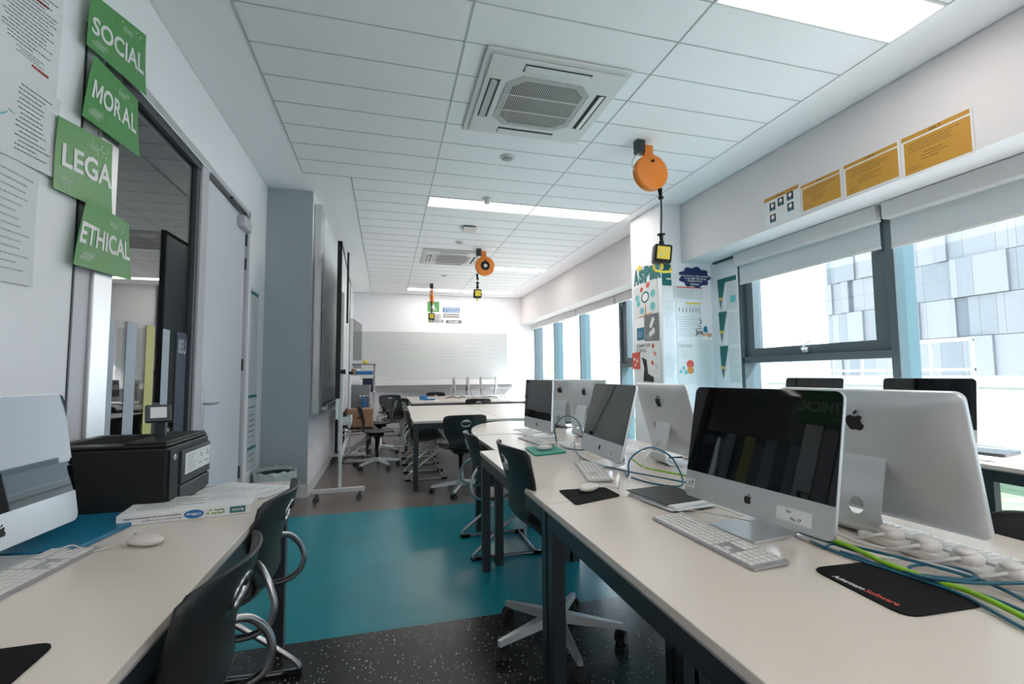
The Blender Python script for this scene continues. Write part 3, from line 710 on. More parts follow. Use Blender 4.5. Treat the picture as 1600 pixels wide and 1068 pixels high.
sticker(cN, T1, -.258, -.218, .03, .06, False, 'paper', 'number_label', [('17', .35, .85, .25, .75, 'inkb')])
sticker(cS, rad(14.9), .13, .18, .018, .055, False, 'paper', 'number_label', [('25', .3, .7, .2, .8, 'red')])
for c_, tt in ((cB1, TB), (cB2, rad(14.5))):
    sticker(c_, tt, -.232, -.175, .338, .362, True, 'paper', 'barcode_label', [('LC', .04, .30, .2, .85, 'inkb')], (.42, .95, .15, .9), off=-.0095)
    s_ = sticker(c_, tt, -.232, -.186, .272, .330, True, 'purple', 'test_label', [('PASS', .5, .95, .05, .18, 'paper'), ('TESTED', .1, .9, .46, .58, 'inkl')], off=-.0085)
    sticker(c_, tt, -.230, -.190, .314, .329, True, 'paper', 'test_barcode', [], (.05, .95, .15, .9), off=-.0075)
# ---- keyboards and mice
def keyboard(label, loc, rz, full=True):
    r = empty('keyboard', label, 'keyboard', loc, rz, 'white aluminium keyboards'); W = .430 if full else .28
    b = MB(); b.prism(rrect(W, .114, .006, 3), .003, .009, M=Matrix.Rotation(.045, 4, 'X')); b.box(-W/2+.02, W/2-.02, .035, .052, -.0003, .004); b.build('base', 'kbalu', r)
    x = -W/2+.006; Mx = Matrix.Rotation(.045, 4, 'X')
    def block(name, x0, cols, rows, pitch=.019, skip=()):
        b = MB()
        for j in range(rows):
            h = .0085 if j == rows-1 and rows > 4 else .0155; y = -.050+j*.0187
            for i in range(cols):
                if (i, j) in skip: continue
                if j == 0 and cols > 10 and 4 <= i <= 8:
                    if i == 4: b.box(x0+i*pitch, x0+9*pitch-.0025, y, y+h, .009, .0118, .0008, M=Mx)
                    continue
                b.box(x0+i*pitch, x0+(i+1)*pitch-.0028, y, y+h, .009, .0118, .0006, M=Mx)
        b.build(name, 'key', r)
    block('main_keys', x, 14, 6)
    if full:
        block('navigation_keys', x+14*.019+.006, 3, 6, skip=((0,1),(2,1),(0,2),(1,2),(2,2)))
        block('number_keys', x+17*.019+.012, 4, 6, .0188)
    return r
keyboard('white keyboard in front of the nearest computer', (.908, 1.185, D), rad(-90+1.5))
keyboard('white keyboard below the leaning computer', (.972, 2.13, D), rad(-90-15))
keyboard('white keyboard below the farthest aisle computer', (1.03, 3.21, D), rad(-90+5))
keyboard('white keyboard on the left desk, cut by the left edge', (-.848, 1.39, D), rad(90-6))
keyboard('white keyboard behind the upright stand of the rear facing computer', (1.462, 1.03, D), rad(90+2))
keyboard('white keyboard behind the second rear facing computer', (1.62, 1.86, D), rad(90))
keyboard('white keyboard on the window table at the right edge', (3.11, 1.95, D), rad(-90+4))
def mouse(label, loc, rz):
    r = empty('mouse', label, 'mouse', loc, rz, 'white oval mice')
    b = MB(); b.ell((0, 0, .014), .030, .056, .0165, 24, 12)
    for v in b.bm.verts: v.co.z = max(v.co.z, .001)
    b.build('mouse_body', 'white', r); MB().ell((0, .032, .0275), .004, .004, .004, 10, 6).build('scroll_ball', 'edge', r); return r
mouse('white mouse on the black mat behind the spiral notebook', (.80, 1.79, D+.003), rad(-60))
mouse('white mouse on the green mat', (.955, 2.80, D+.008), rad(-75))
mouse('white mouse on the left desk beside the keyboard', (-.665, 1.60, D), rad(65))
mouse('white mouse behind the second rear facing computer', (1.63, 2.27, D+.003), rad(90))
mouse('white mouse on the rounded end of the aisle row', (1.42, 4.13, D+.003), rad(-80))
# ---- mouse mats
def mat_quad(name, label, pts, th, m, loc=None, rad_=.03):
    cx = sum(p[0] for p in pts)/4; cy = sum(p[1] for p in pts)/4; out = []; n = 4
    P = [Vector((p[0]-cx, p[1]-cy, 0)) for p in pts]
    for i in range(4):
        p = P[i]; a = (P[i-1]-p).normalized()*rad_; c = (P[(i+1)%4]-p).normalized()*rad_
        for k in range(5):
            t = k/4; out.append(((p+a)*(1-t)**2+p*2*t*(1-t)+(p+c)*t*t)[:2])
    o = MB().prism(out, 0, th).build(name, m); o.location = (cx, cy, D); tag(o, label, 'mouse mat', 'mouse mats'); return o
mm = mat_quad('mouse_mat', 'black mouse mat with red and white lettering, front right', [(1.00, .945), (1.175, .935), (1.185, .70), (.98, .71)], .003, 'blackm', rad_=.035)
mat_quad('mouse_mat', 'black mouse mat under the mouse behind the spiral notebook', [(.89, 1.83), (.685, 1.84), (.67, 1.62), (.89, 1.69)], .003, 'blackm', rad_=.02)
mat_quad('mouse_mat', 'green foam mouse mat on the aisle table', [(1.075, 2.935), (.868, 2.945), (.84, 2.63), (1.065, 2.69)], .008, 'mat_green')
mat_quad('mouse_mat', 'black mouse mat on the left desk, at the bottom left corner', [(-.57, 1.065), (-.56, .86), (-.80, .86), (-.80, 1.06)], .003, 'blackm')
mat_quad('mouse_mat', 'black mouse mat on the rounded end of the aisle row', [(1.5, 4.2), (1.3, 4.25), (1.28, 4.0), (1.5, 3.98)], .003, 'blackm')
mat_quad('mouse_mat', 'black mouse mat behind the second rear facing computer', [(1.71, 2.37), (1.53, 2.37), (1.53, 2.14), (1.71, 2.14)], .003, 'blackm')
# ---- spiral notebooks with papers
r = empty('spiral_notebook', 'black spiral bound notebook stuffed with papers before the nearest computer', 'notebook', (1.04, 1.60, D), rad(-82))
MB().box(-.115, .125, -.10, .10, .0, .004, .001).box(-.11, .14, -.095, .095, .004, .016, .001).build('pages', 'paper', r)
MB().box(-.12, .11, -.105, .105, .016, .019, .001).build('front_cover', 'black', r)
b = MB()
for i in range(22): b.lathe([(.0065, -.0012), (.0078, 0), (.0065, .0012)], 10, Matrix.Translation((-.11+i*.0104, .106, .011)) @ Matrix.Rotation(PI/2, 4, 'Y'))
b.build('wire_binding', 'darkmetal', r)
MB().box(.06, .165, -.10, .08, .0085, .0095).box(-.02, .15, -.115, -.08, .006, .0072).build('loose_sheet', 'paperlam', r)
def papers(label, cx, cy, rz, n, s=(.21, .297), m='paper', grp='loose papers'):
    for i in range(n):
        b = MB(); b.box(-s[0]/2, s[0]/2, -s[1]/2, s[1]/2, 0, .0008); rn = random.Random(i+int(cx*100))
        o = b.build('paper_sheet', m); o.location = (cx+rn.uniform(-.03, .03)*(i > 0), cy+rn.uniform(-.03, .03)*(i > 0), D+.0005+.001*i); o.rotation_euler = (0, 0, rz+rn.uniform(-.3, .3)*(i > 0))
        q = Quad((-s[0]/2, s[1]/2, .0008), (s[0]/2, s[1]/2, .0008), (s[0]/2, -s[1]/2, .0008), (-s[0]/2, -s[1]/2, .0008)); q.lines(14, .1, .9, .1, .9, 'inkl', o, i+3, .35, .0002)
        tag(o, label if n == 1 else label+(', topmost sheet' if i == n-1 else ', bottom sheet' if i == 0 else ', middle sheet'), 'paper', grp)
papers('white paper at the far end of the left desk beside the printer', -.58, 2.21, 1.2, 3)
papers('white paper between the aisle screen and the round ended table', 1.10, 3.60, .3, 1, (.15, .21))
papers('white paper on the aisle table beside the white keyboard', 1.21, 3.05, .2, 1, (.12, .21))
papers('white paper pile on the rounded table end', 1.22, 3.86, .2, 2)
papers('white paper on the far table near the blue items', .85, 8.9, .6, 1)
papers('white sheet on the window table', 3.25, 1.50, .2, 1)
papers('white paper left of the notebook wires on the rear table', 1.42, 2.72, .2, 1)
# blue folder, carton on left desk
o = MB().box(-.16, .16, -.20, .22, 0, .012, .002).build('document_folder', 'bluefold', None, (-.955, 1.79, D), (0, 0, -.12)); tag(o, 'blue folder lying under the left computer and before the printer', 'folder')
r = empty('flat_carton', 'white flat carton with blue oval print lying beside the left mouse', 'carton', (-.66, 1.945, D), rad(8))
MB().box(-.19, .19, -.115, .10, 0, .034, .002).build('carton_body', 'paper', r)
q = Quad((-.19, -.115, .034), (.19, -.115, .034), (.19, -.115, 0), (-.19, -.115, 0))
bo = [c for c in r.children][0]
q.flat('blue_oval', 'aqua' if False else 'blueobj', [blob(.555, .5, .075, .42, 20)], bo, .0006)
q.text('Office', .50, .61, .38, .62, 'signw', bo, flip=True, d=.0012)
q.text('Applications professionnelles', .05, .46, .52, .72, 'inkb', bo, flip=True, d=.0008); q.text('Business Concepts', .18, .46, .2, .42, 'inkb', bo, flip=True, d=.0008, bold=0)
q.flat('teal_patch', 'tealcard', [rect(.83, .955, .22, .85)], bo, .0006); q.text('BLOCK', .845, .94, .4, .65, 'signw', bo, flip=True, d=.0012)
q.flat('leaf_print', 'olive', [blob(.66+.02*i, .4+.3*(i % 2), .012, .10) for i in range(7)], bo, .0006)
q.flat('dark_leaf_print', 'tealcard', [blob(.72+.02*i, .35+.3*(i % 2), .008, .07) for i in range(4)], bo, .0008)
q = Quad((-.19, .10, .034), (.19, .10, .034), (.19, -.115, .034), (-.19, -.115, .034)); q.lines(7, .08, .62, .2, .9, 'ink', bo, 4, .3, .0006); q.lines(5, .6, .95, .45, .9, 'inkl', bo, 9, .3, .0006)
# printer
r = empty('printer', 'black laser printer with tilted touch panel on the left desk', 'printer', (-.955, 2.17, D))
b = MB(); b.box(-.205, .20, -.215, .185, .0, .225, .008); body = b.build('housing', 'black', r)
b = MB(); b.box(-.20, .195, -.21, .18, .225, .238, .006).box(.06, .19, -.205, .17, .236, .246, .004); b.build('top_cover', 'black', body)
b = MB(); b.prism([(-.15, -.13), (.05, -.13), (.05, .12), (-.15, .12)], .2385, .2395); b.build('output_tray', 'blackm', body)
b = MB(); b.box(.20, .212, -.12, .175, .075, .20, .004); tr = b.build('front_tray', 'darkmetal', r)
q = Quad((.2125, -.09, .185), (.2125, .165, .185), (.2125, .165, .105), (.2125, -.09, .105)); n_ = q.sheet('notice', 'paper', tr, .0006, nv=1); q.lines(6, .05, .45, .1, .9, 'inkl', n_, 3, .35, .001); q.flat('notice_marks', 'ink', [rect(.55, .7, .6, .64), rect(.8, .95, .6, .64), rect(.5, .65, .25, .3), rect(.75, .92, .25, .3), blob(.6, .75, .03, .05), blob(.88, .75, .03, .05)], n_, .0012)
MB().box(.20, .210, -.12, .175, .012, .068, .004).build('paper_drawer', 'darkmetal', r)
MB().box(.20, .206, -.205, -.13, .01, .215, .003).build('side_flap', 'black', r)
b = MB(); b.lathe([(0, .001), (.011, .001), (.011, 0)], 20, Matrix.Translation((.206, -.167, .185)) @ Matrix.Rotation(PI/2, 4, 'Y')); lg = b.build('round_badge', 'paper', r)
q = Quad((.2075, -.175, .193), (.2075, -.159, .193), (.2075, -.159, .177), (.2075, -.175, .177)); q.text('hp', .2, .8, .2, .8, 'navy', lg, d=.0005)
MB().box(-.16, -.09, -.2162, -.2148, .07, .15).build('side_panel', 'blackm', body)
Mx = Matrix.Translation((.085, -.012, .33)) @ Matrix.Rotation(.45, 4, 'Z') @ Matrix.Rotation(-.5, 4, 'X') @ Matrix.Rotation(.0, 4, 'Y')
b = MB(); b.box(.07, .105, .0, .02, .235, .33, .004); ar = b.build('panel_arm', 'darkmetal', r)
b = MB(); b.box(-.042, .042, -.010, .010, -.032, .042, .006, M=Mx); tp = b.build('touch_panel', 'edge', r); tp.data.materials[0] = MT['stripe_d']
b = MB(); b.box(-.026, .026, -.0112, -.010, -.018, .028, M=Mx); b.build('panel_display', 'paper', tp)
# mouse mat lettering
q = Quad((-.085, -.05, .003), (-.085, .085, .003), (-.105, .085, .003), (-.105, -.05, .003))
q = Quad((-.062, .07, .0032), (-.062, -.075, .0032), (-.082, -.075, .0032), (-.082, .07, .0032)); q.text('Ackermann', 0, .5, .1, .9, 'signw', mm, d=.0003); q.text('Software', .52, 1, .1, .9, 'coral', mm, d=.0003)
# ---- cables
def cable(label, pts, rr, m, grp='loose cables on the computer tables', name='cable'):
    P = [Vector(p) for p in pts]; c = P[0].copy(); o = MB().tube([p-c for p in P], rr, 8, 6).build(name, m); o.location = c; tag(o, label, 'cable', grp); return o
z = D+.006
cable('long teal network cable running from the nearest computer along the table to the right edge', [(1.20, 1.17, D+.10), (1.215, 1.12, D+.03), (1.21, 1.04, z+.004), (1.22, .95, z+.01), (1.25, .85, z+.012), (1.26, .74, z+.014), (1.22, .62, z+.01), (1.20, .50, z)], .0040, 'teal_cable')
cable('teal network cable crossing over the white plugs toward the back', [(1.18, 1.18, z), (1.19, 1.04, z+.002), (1.20, .92, z), (1.17, .82, z+.008), (1.22, .74, z+.02), (1.32, .68, z+.03), (1.42, .60, z+.02)], .0040, 'teal_cable')
cable('teal network cable coiled beside the black mat with lettering', [(1.16, 1.00, z), (1.175, .88, z), (1.19, .80, z+.012), (1.25, .76, z+.016), (1.29, .80, z+.014), (1.26, .86, z+.008), (1.20, .86, z+.006), (1.18, .80, z+.004), (1.21, .72, z+.004), (1.20, .60, z), (1.17, .5, z)], .0037, 'teal_cable')
cable('thin teal cable hugging the green one', [(1.15, 1.08, z), (1.145, .98, z), (1.165, .86, z), (1.18, .75, z), (1.14, .64, z), (1.10, .52, z)], .0037, 'teal_cable')
cable('teal cable rising from the desk to the rear facing computer stand', [(1.14, 1.03, z), (1.20, 1.05, z+.01), (1.25, 1.12, D+.06), (1.30, 1.16, D+.10), (1.36, 1.17, D+.13)], .0037, 'teal_cable')
cable('lime green cable curving round the lettered mouse mat', [(1.22, 1.27, z+.008), (1.19, 1.12, z+.01), (1.185, .99, z+.012), (1.175, .90, z+.008), (1.185, .80, z+.006), (1.19, .72, z+.008), (1.16, .60, z+.004), (1.13, .5, z+.002)], .0062, 'lime_cable')
cable('white power cable lying behind the nearest computer', [(1.15, 1.13, z), (1.165, 1.02, z), (1.20, .95, z), (1.25, .88, z+.01), (1.28, .78, z+.01), (1.27, .66, z), (1.25, .5, z)], .0042, 'white_cable')
cable('white power cable hanging from the rear facing computer stand', [(1.33, 1.155, D+.10), (1.27, 1.15, D+.09), (1.235, 1.10, D+.03), (1.26, 1.0, z+.006), (1.31, .93, z+.008), (1.36, .88, z+.008)], .0042, 'white_cable')
cable('white cable from the nearest keyboard under the computer', [(.96, 1.40, z), (.99, 1.45, z), (1.03, 1.42, z), (1.08, 1.30, z+.008), (1.13, 1.2, z+.008)], .0022, 'white_cable')
cable('white cable of the left mouse looping over the desk', [(-.725, 1.585, D+.008), (-.78, 1.57, D+.004), (-.83, 1.59, D+.018), (-.845, 1.55, D+.018), (-.85, 1.50, D+.012)], .0022, 'white_cable')
cable('teal network cable loop standing up between leaning screen and rear stand', [(1.12, 2.08, z), (1.06, 1.95, z+.004), (1.04, 1.90, D+.04), (1.045, 1.90, D+.09), (1.093, 1.9, D+.13), (1.164, 1.9, D+.143), (1.235, 1.88, D+.108), (1.25, 1.83, D+.05), (1.215, 1.76, z+.004), (1.16, 1.75, z), (1.10, 1.84, z), (1.08, 1.95, z)], .0040, 'teal_cable')
cable('teal network cable sweeping over the desk before the leaning screen', [(1.22, 2.95, z+.01), (1.16, 2.80, z), (1.09, 2.58, z), (1.06, 2.38, z), (1.08, 2.22, z), (1.12, 2.10, z), (1.15, 1.95, z+.008), (1.21, 1.82, z+.008), (1.27, 1.74, z)], .0037, 'teal_cable')
cable('dark teal cable loop beside the farthest aisle screen', [(1.13, 3.06, z), (1.10, 2.98, D+.04), (1.081, 2.95, D+.123), (1.127, 2.95, D+.185), (1.192, 2.95, D+.195), (1.246, 2.93, D+.15), (1.25, 2.86, D+.05), (1.22, 2.76, z+.004), (1.16, 2.74, z), (1.11, 2.84, z), (1.12, 2.95, z)], .0042, 'teal_cable')
cable('lime green cable on the table before the second rear computer', [(1.25, 2.25, D+.035), (1.24, 2.12, z+.008), (1.27, 1.97, z+.01), (1.33, 1.82, z+.008), (1.36, 1.70, z)], .0045, 'lime_cable')
cable('white cable arching up at the second rear computer stand', [(1.16, 1.98, z), (1.171, 2.0, D+.03), (1.183, 2.0, D+.08), (1.235, 2.02, D+.105), (1.31, 2.0, D+.07), (1.33, 1.92, D+.02), (1.31, 1.82, z)], .0035, 'white_cable')
cable('white cable beside the far teal loop', [(1.19, 2.95, z), (1.24, 2.9, D+.04), (1.30, 2.82, z+.008), (1.33, 2.70, z)], .003, 'white_cable')
cable('white cable of the mouse behind the spiral notebook', [(.845, 1.80, D+.012), (.90, 1.83, D+.008), (.93, 1.79, D+.006), (.97, 1.86, D+.004), (1.05, 2.0, D+.004)], .0022, 'white_cable')
cable('thin white cable on the window table', [(3.05, 1.6, D+.003), (3.2, 1.68, D+.004), (3.35, 1.60, D+.004), (3.5, 1.66, D+.004)], .003, 'white_cable')
# power strip with adapters
r = empty('power_strip', 'white power strip lying behind the tangled cables at the right', 'power strip', (1.345, .80, D), rad(90))
MB().box(-.28, .28, -.03, .03, 0, .022, .006).build('strip_body', 'white', r)
for i in range(6):
    p = empty('plug', 'white mains plug in the power strip, %s' % ('nearest the edge of the frame', 'second from the right edge', 'third from the right edge', 'third from the stand', 'second from the stand', 'next to the upright stand')[i], 'plug', (1.345, .565+.088*i, D+.022), rad(90), 'white plugs in the power strip')
    MB().ell((0, 0, .010), .028, .028, .022, 20, 10, pw=.6).build('plug_body', 'white', p)
    MB().ell((0, .008, .026), .020, .024, .010, 14, 8).build('plug_grip', 'white', p)
    MB().tube([(0, .02, .012), (0, .05, .012), (.03, .07, -.004), (.06, .065, -.012)], .0045, 8, 4).build('plug_cord', 'white_cable', p)
# window table items
o = MB().prism(rrect(.22, .30, .01), 0, .018).build('laptop', 'darkmetal', None, (3.36, 1.98, D), (0, 0, .2)); tag(o, 'dark flat closed laptop on the window table', 'laptop')
# ---- waste bin
r = empty('waste_bin', 'waste bin with clear plastic liner between door and grey wall corner', 'bin', (-1.0, 4.86, 0))
MB().lathe([(0, .01), (.125, .01), (.165, .30), (.17, .30), (.13, 0), (0, 0)], 28).build('bin_body', 'darkmetal', r)
rn = random.Random(5); b = MB(); B = b.bm; seg = 40; R = []
for (rr_, zz) in ((.160, .20), (.172, .31), (.185, .33), (.19, .31), (.186, .22), (.19, .17)):
    R.append([B.verts.new(((rr_+rn.uniform(-.007, .007))*math.cos(2*PI*i/seg), (rr_+rn.uniform(-.007, .007))*math.sin(2*PI*i/seg), zz+rn.uniform(-.01, .01))) for i in range(seg)])
for a, c in zip(R, R[1:]):
    for i in range(seg): B.faces.new((a[i], a[(i+1)%seg], c[(i+1)%seg], c[i]))
b.build('bin_liner', 'bag', r)
# ================================================================== LEFT WALL BOARDS
r = empty('interactive_whiteboard', 'large framed interactive whiteboard on the left wall beyond the grey corner', 'whiteboard', (XC, 5.18, 0))
MB().box(0, .09, 0, 2.6, .80, 3.02, .02).build('board_frame', 'alu_l', r)
MB().box(.088, .094, .10, 2.5, .90, 2.95).build('board_surface', 'paperlam', r)
b = MB(); b.box(.09, .15, .15, 2.45, .84, .875, .006).box(.13, .15, .15, 2.45, .86, .90, .004); tr = b.build('pen_tray', 'alu', r)
MB().box(.092, .105, .12, .18, 1.5, 1.62, .003).box(.092, .105, .12, .18, 1.92, 1.99, .003).build('sensor', 'unit', r)
for k, (yy, m_) in enumerate(((.5, 'white'), (.7, 'ink'), (1.2, 'white'))): MB().cyl((.115, yy, .885), (.115, yy+.14, .885), .008, 10).build('board_pen', m_, tr)
# mobile whiteboard, seen edge on
r = empty('mobile_whiteboard', 'mobile whiteboard on white castor stand seen edge on beside the left wall', 'mobile whiteboard', (-.44, 4.85, 0), .035)
ns = []
for yy in (0, 2.12):
    MB().box(-.235, .245, yy-.02, yy+.02, .085, .125, .006).build('foot_bar', 'unit', r)
    MB().box(.0, .03, yy-.015, yy+.015, .12, 2.02, .004).build('upright', 'unit', r)
    for xx in (-.19, .20):
        b = MB(); b.cyl((xx, yy, .06), (xx, yy, .09), .010, 10).cyl((xx-.006, yy-.015, .03), (xx-.006, yy+.015, .03), .030, 18); b.build('caster', 'darkmetal', r)
    b = MB(); b.cyl((-.02, yy, 1.24), (.05, yy, 1.24), .025, 14); b.build('knob', 'black', r)
MB().box(.0, .03, .02, 2.1, .40, .44, .004).build('stretcher', 'unit', r)
b = MB(); b.box(-.035, -.005, -.02, 2.14, .78, 2.50, .003); pn = b.build('writing_panel', 'paperlam', r)
b = MB(); b.box(-.042, .002, -.035, -.015, .98, 2.52, .003).box(-.042, .002, -.035, 2.155, 2.50, 2.53, .003).box(-.042, .002, 2.135, 2.155, .78, 2.52); b.build('panel_edge', 'black', pn)
b = MB(); b.box(.035, .055, .28, .32, 1.75, 2.50, .003); b.build('black_rail', 'black', r)
b = MB(); b.box(.03, .11, .0, .30, .72, .74, .003).box(.10, .11, .0, .30, .74, .80, .002).box(.03, .11, .0, .008, .72, .80); b.build('pen_tray', 'unit', r)
b = MB(); b.box(.05, .09, .06, .18, .742, .80, .006); b.build('board_eraser', 'bluefold', r)
# wall screen
r = empty('wall_screen', 'wall mounted flat screen tilted from the left wall beyond the mobile whiteboard', 'screen', (-.60, 8.95, 1.75), -.1)
MB().box(-.03, .0, 0, 1.0, -.42, .50, .006).build('screen_housing', 'alu_l', r); MB().box(.0, .004, .01, .99, -.41, .49).build('display', 'screen', r); MB().box(-.15, -.03, .4, .6, -.1, .1).build('wall_bracket', 'darkmetal', r)
# shelf rack and clutter
r = empty('side_desk', 'cluttered dark desk against the left wall behind the mobile whiteboard', 'desk', (-.45, 7.9, 0))
MB().box(-.29, .22, -.55, .75, .68, .70, .003).build('desktop', 'edge', r)
for lx, ly in ((-.26, -.5), (.18, -.5), (.18, .7), (-.26, .7)): MB().box(lx-.02, lx+.02, ly-.02, ly+.02, 0, .68).build('leg', 'darkmetal', r)
r = empty('desk_shelf', 'wire shelf with white decks standing on the cluttered desk', 'shelf', (-.42, 8.1, .70))
for zz in (.22, .50, .68): MB().box(-.25, .24, -.2, .3, zz, zz+.015, .003).build('shelf_deck', 'unit' if zz != .68 else 'edge', r)
for lx, ly in ((-.23, -.18), (.22, -.18), (.22, .28), (-.23, .28)): MB().cyl((lx, ly, 0), (lx, ly, .70), .008, 8).build('shelf_post', 'steel', r)
def small(name, label, cat, bx, m, loc, rz=0, bev=.004):
    o = MB().box(*bx, bev).build(name, m, None, loc, (0, 0, rz)); tag(o, label, cat); return o
small('blue_tray', 'bright blue tray on the wire shelf', 'tray', (-.14, .14, -.1, .1, 0, .06), 'blueobj', (-.36, 8.05, 1.215))
small('archive_box', 'dark storage box below the blue tray', 'box', (-.08, .08, -.12, .12, 0, .22), 'navy', (-.30, 8.1, .935))
small('grey_monitor', 'grey slab monitor standing on the cluttered desk', 'monitor', (-.012, .012, -.2, .2, 0, .36), 'edge', (-.40, 7.62, .70), .9)
small('paper_stack', 'stack of white papers on top of the wire shelf', 'papers', (-.12, .12, -.1, .1, 0, .05), 'paper', (-.50, 8.0, 1.395))
r = empty('tape_roll', 'yellow tape roll on top of the wire shelf', 'tape', (-.36, 8.0, 1.395)); MB().lathe([(.035, 0), (.06, 0), (.06, .05), (.035, .05), (.035, 0)], 20).build('roll', 'yellow', r)
r = empty('brown_jar', 'brown pot on the wire shelf above the blue tray', 'pot', (-.52, 7.98, 1.215)); MB().lathe([(0, 0), (.04, 0), (.05, .05), (.035, .1), (0, .1)], 16).build('pot_body', 'cardboard', r)
for i, (x, y, m_, l) in enumerate(((-.33, 7.50, 'blueobj', 'blue bottle on the edge of the cluttered desk'), (-.285, 7.48, 'clear', 'clear plastic bottle beside the blue one'), (-.38, 7.46, 'clear', 'clear cup left of the blue bottle'))):
    r = empty('bottle', l, 'bottle', (x, y, .70)); MB().lathe([(0, 0), (.03, 0), (.032, .02), (.032, .13), (.014, .17), (.014, .19), (0, .19)], 16).build('bottle_body', m_, r); MB().lathe([(0, .205), (.016, .205), (.016, .185)], 12).build('cap', 'unit', r)
r = empty('cardboard_box', 'brown cardboard archive box on a chair before the cluttered desk', 'box', (-.36, 7.10, .475)); MB().box(-.17, .17, -.14, .14, 0, .24, .003).build('box_body', 'cardboard', r); MB().box(-.178, .178, -.148, .148, .19, .255, .003).build('lid', 'cardboard', r); MB().box(-.04, .04, -.1415, -.139, .12, .145).build('hand_hole', 'inkb', r)
# far table clutter
small('blue_stapler', 'blue stapler on the far table', 'stapler', (-.08, .08, -.03, .03, 0, .08), 'blueobj', (.70, 9.3, D), .5, .01)
small('blue_scissors_case', 'small blue case beside the stapler on the far table', 'case', (-.10, .10, -.04, .04, 0, .03), 'blueobj', (.80, 9.05, D), -.2, .006)
for i in range(3):
    cable(('tangled dark cable at the foot of the left far computers', 'tangled white cable between the far computers', 'tangled blue cable at the right far computers')[i], [(1.15+.4*i, 9.5, D+.008), (1.3+.4*i, 9.62, D+.03), (1.42+.4*i, 9.5, D+.01), (1.5+.4*i, 9.66, D+.03), (1.62+.4*i, 9.52, D+.01)], .008, ('black', 'white_cable', 'teal_cable')[i])
# ================================================================== FAR WALL
r = empty('wall_whiteboard', 'wide whiteboard on the far wall with faint handwriting', 'whiteboard', (0, YE, 0))
MB().box(-.57, 2.86, -.02, -.002, 1.12, 2.205, .002).build('board_surface', 'stripe_w', r).data.materials[0] = mat('board_white', (.60, .615, .62), .2)
MB().box(-.58, 2.87, -.024, -.001, 2.205, 2.215).box(-.58, 2.87, -.024, -.001, 1.11, 1.12).box(-.58, -.57, -.024, -.001, 1.12, 2.205).box(2.86, 2.87, -.024, -.001, 1.12, 2.205).build('board_frame', 'unit', r)
q = Quad((-.57, -.0205, 2.205), (2.86, -.0205, 2.205), (2.86, -.0205, 1.12), (-.57, -.0205, 1.12))
bs = r.children[0]
for (n_, u0, u1, v0, v1, m_, sd) in ((3, .22, .42, .6, .85, 'inkl', 2), (5, .22, .5, .25, .6, 'pale', 4), (6, .52, .68, .3, .72, 'inkl', 5), (5, .70, .85, .45, .9, 'inkl', 6), (5, .86, .97, .4, .85, 'inkl', 8), (1, .18, .25, .42, .48, 'aqua', 9)):
    q.lines(n_, u0, u1, v0, v1, m_, bs, sd, .13, .001, 'handwriting')
r = empty('wall_ledge', 'long white ledge box below the far whiteboard', 'ledge', (0, YE, 0)); MB().box(-.6, 2.95, -.22, -.001, .97, 1.09, .006).build('ledge_top', 'trimw', r); MB().box(-.6, 2.95, -.20, -.001, .86, .97).build('ledge_front', 'edge', r)
def fq(x0, x1, z0, z1): return Quad((x0, YE-.002, z1), (x1, YE-.002, z1), (x1, YE-.002, z0), (x0, YE-.002, z0))
q = fq(.921, 1.20, 2.71, 2.955); p = poster('green_sign', 'green square sign high on the far wall, behind the farthest reel', 'sign', q, 'green'); q.flat('white_figure', 'signw', [[(.3, .2), (.5, .8), (.7, .2)], rect(.25, .8, .15, .3)], p)
q = fq(.905, 1.30, 2.44, 2.70); p = poster('pale_notice', 'pale pinkish notice below the green sign on the far wall', 'notice', q, 'paper'); q.flat('pink_patch', 'lilac', [blob(.7, .6, .2, .25), blob(.25, .55, .15, .2)], p); q.lines(3, .1, .9, .3, .8, 'inkl', p)
q = Quad(*[(x_, YE-.005, z_) for x_, z_ in ((.95, 2.52), (1.30, 2.52), (1.30, 2.455), (.95, 2.455))]); p = poster('grey_sign', 'dark grey strip sign half hidden by the farthest yellow socket box', 'sign', q, 'ink'); q.text('CODE', .35, .9, .2, .8, 'signw', p)
q = fq(1.286, 1.69, 2.70, 2.825); p = poster('blue_sign', 'blue sign reading GOOGLE CLASSROOM on the far wall', 'sign', q, 'blueobj'); q.text('GOOGLE', .08, .95, .55, .92, 'signw', p); q.text('CLASSROOM', .08, .95, .1, .42, 'signw', p)
q = fq(1.295, 1.68, 2.58, 2.67); p = poster('dark_sign', 'dark strip sign in the middle below the blue sign', 'sign', q, 'ink'); q.text('lylvyom', .08, .95, .15, .85, 'signw', p)
q = fq(1.36, 1.74, 2.44, 2.52); p = poster('clubs_sign', 'grey strip sign reading CLUBS, lowest right of the far wall signs', 'sign', q, 'ink'); q.text('CLUBS', .18, .82, .2, .8, 'signw', p)
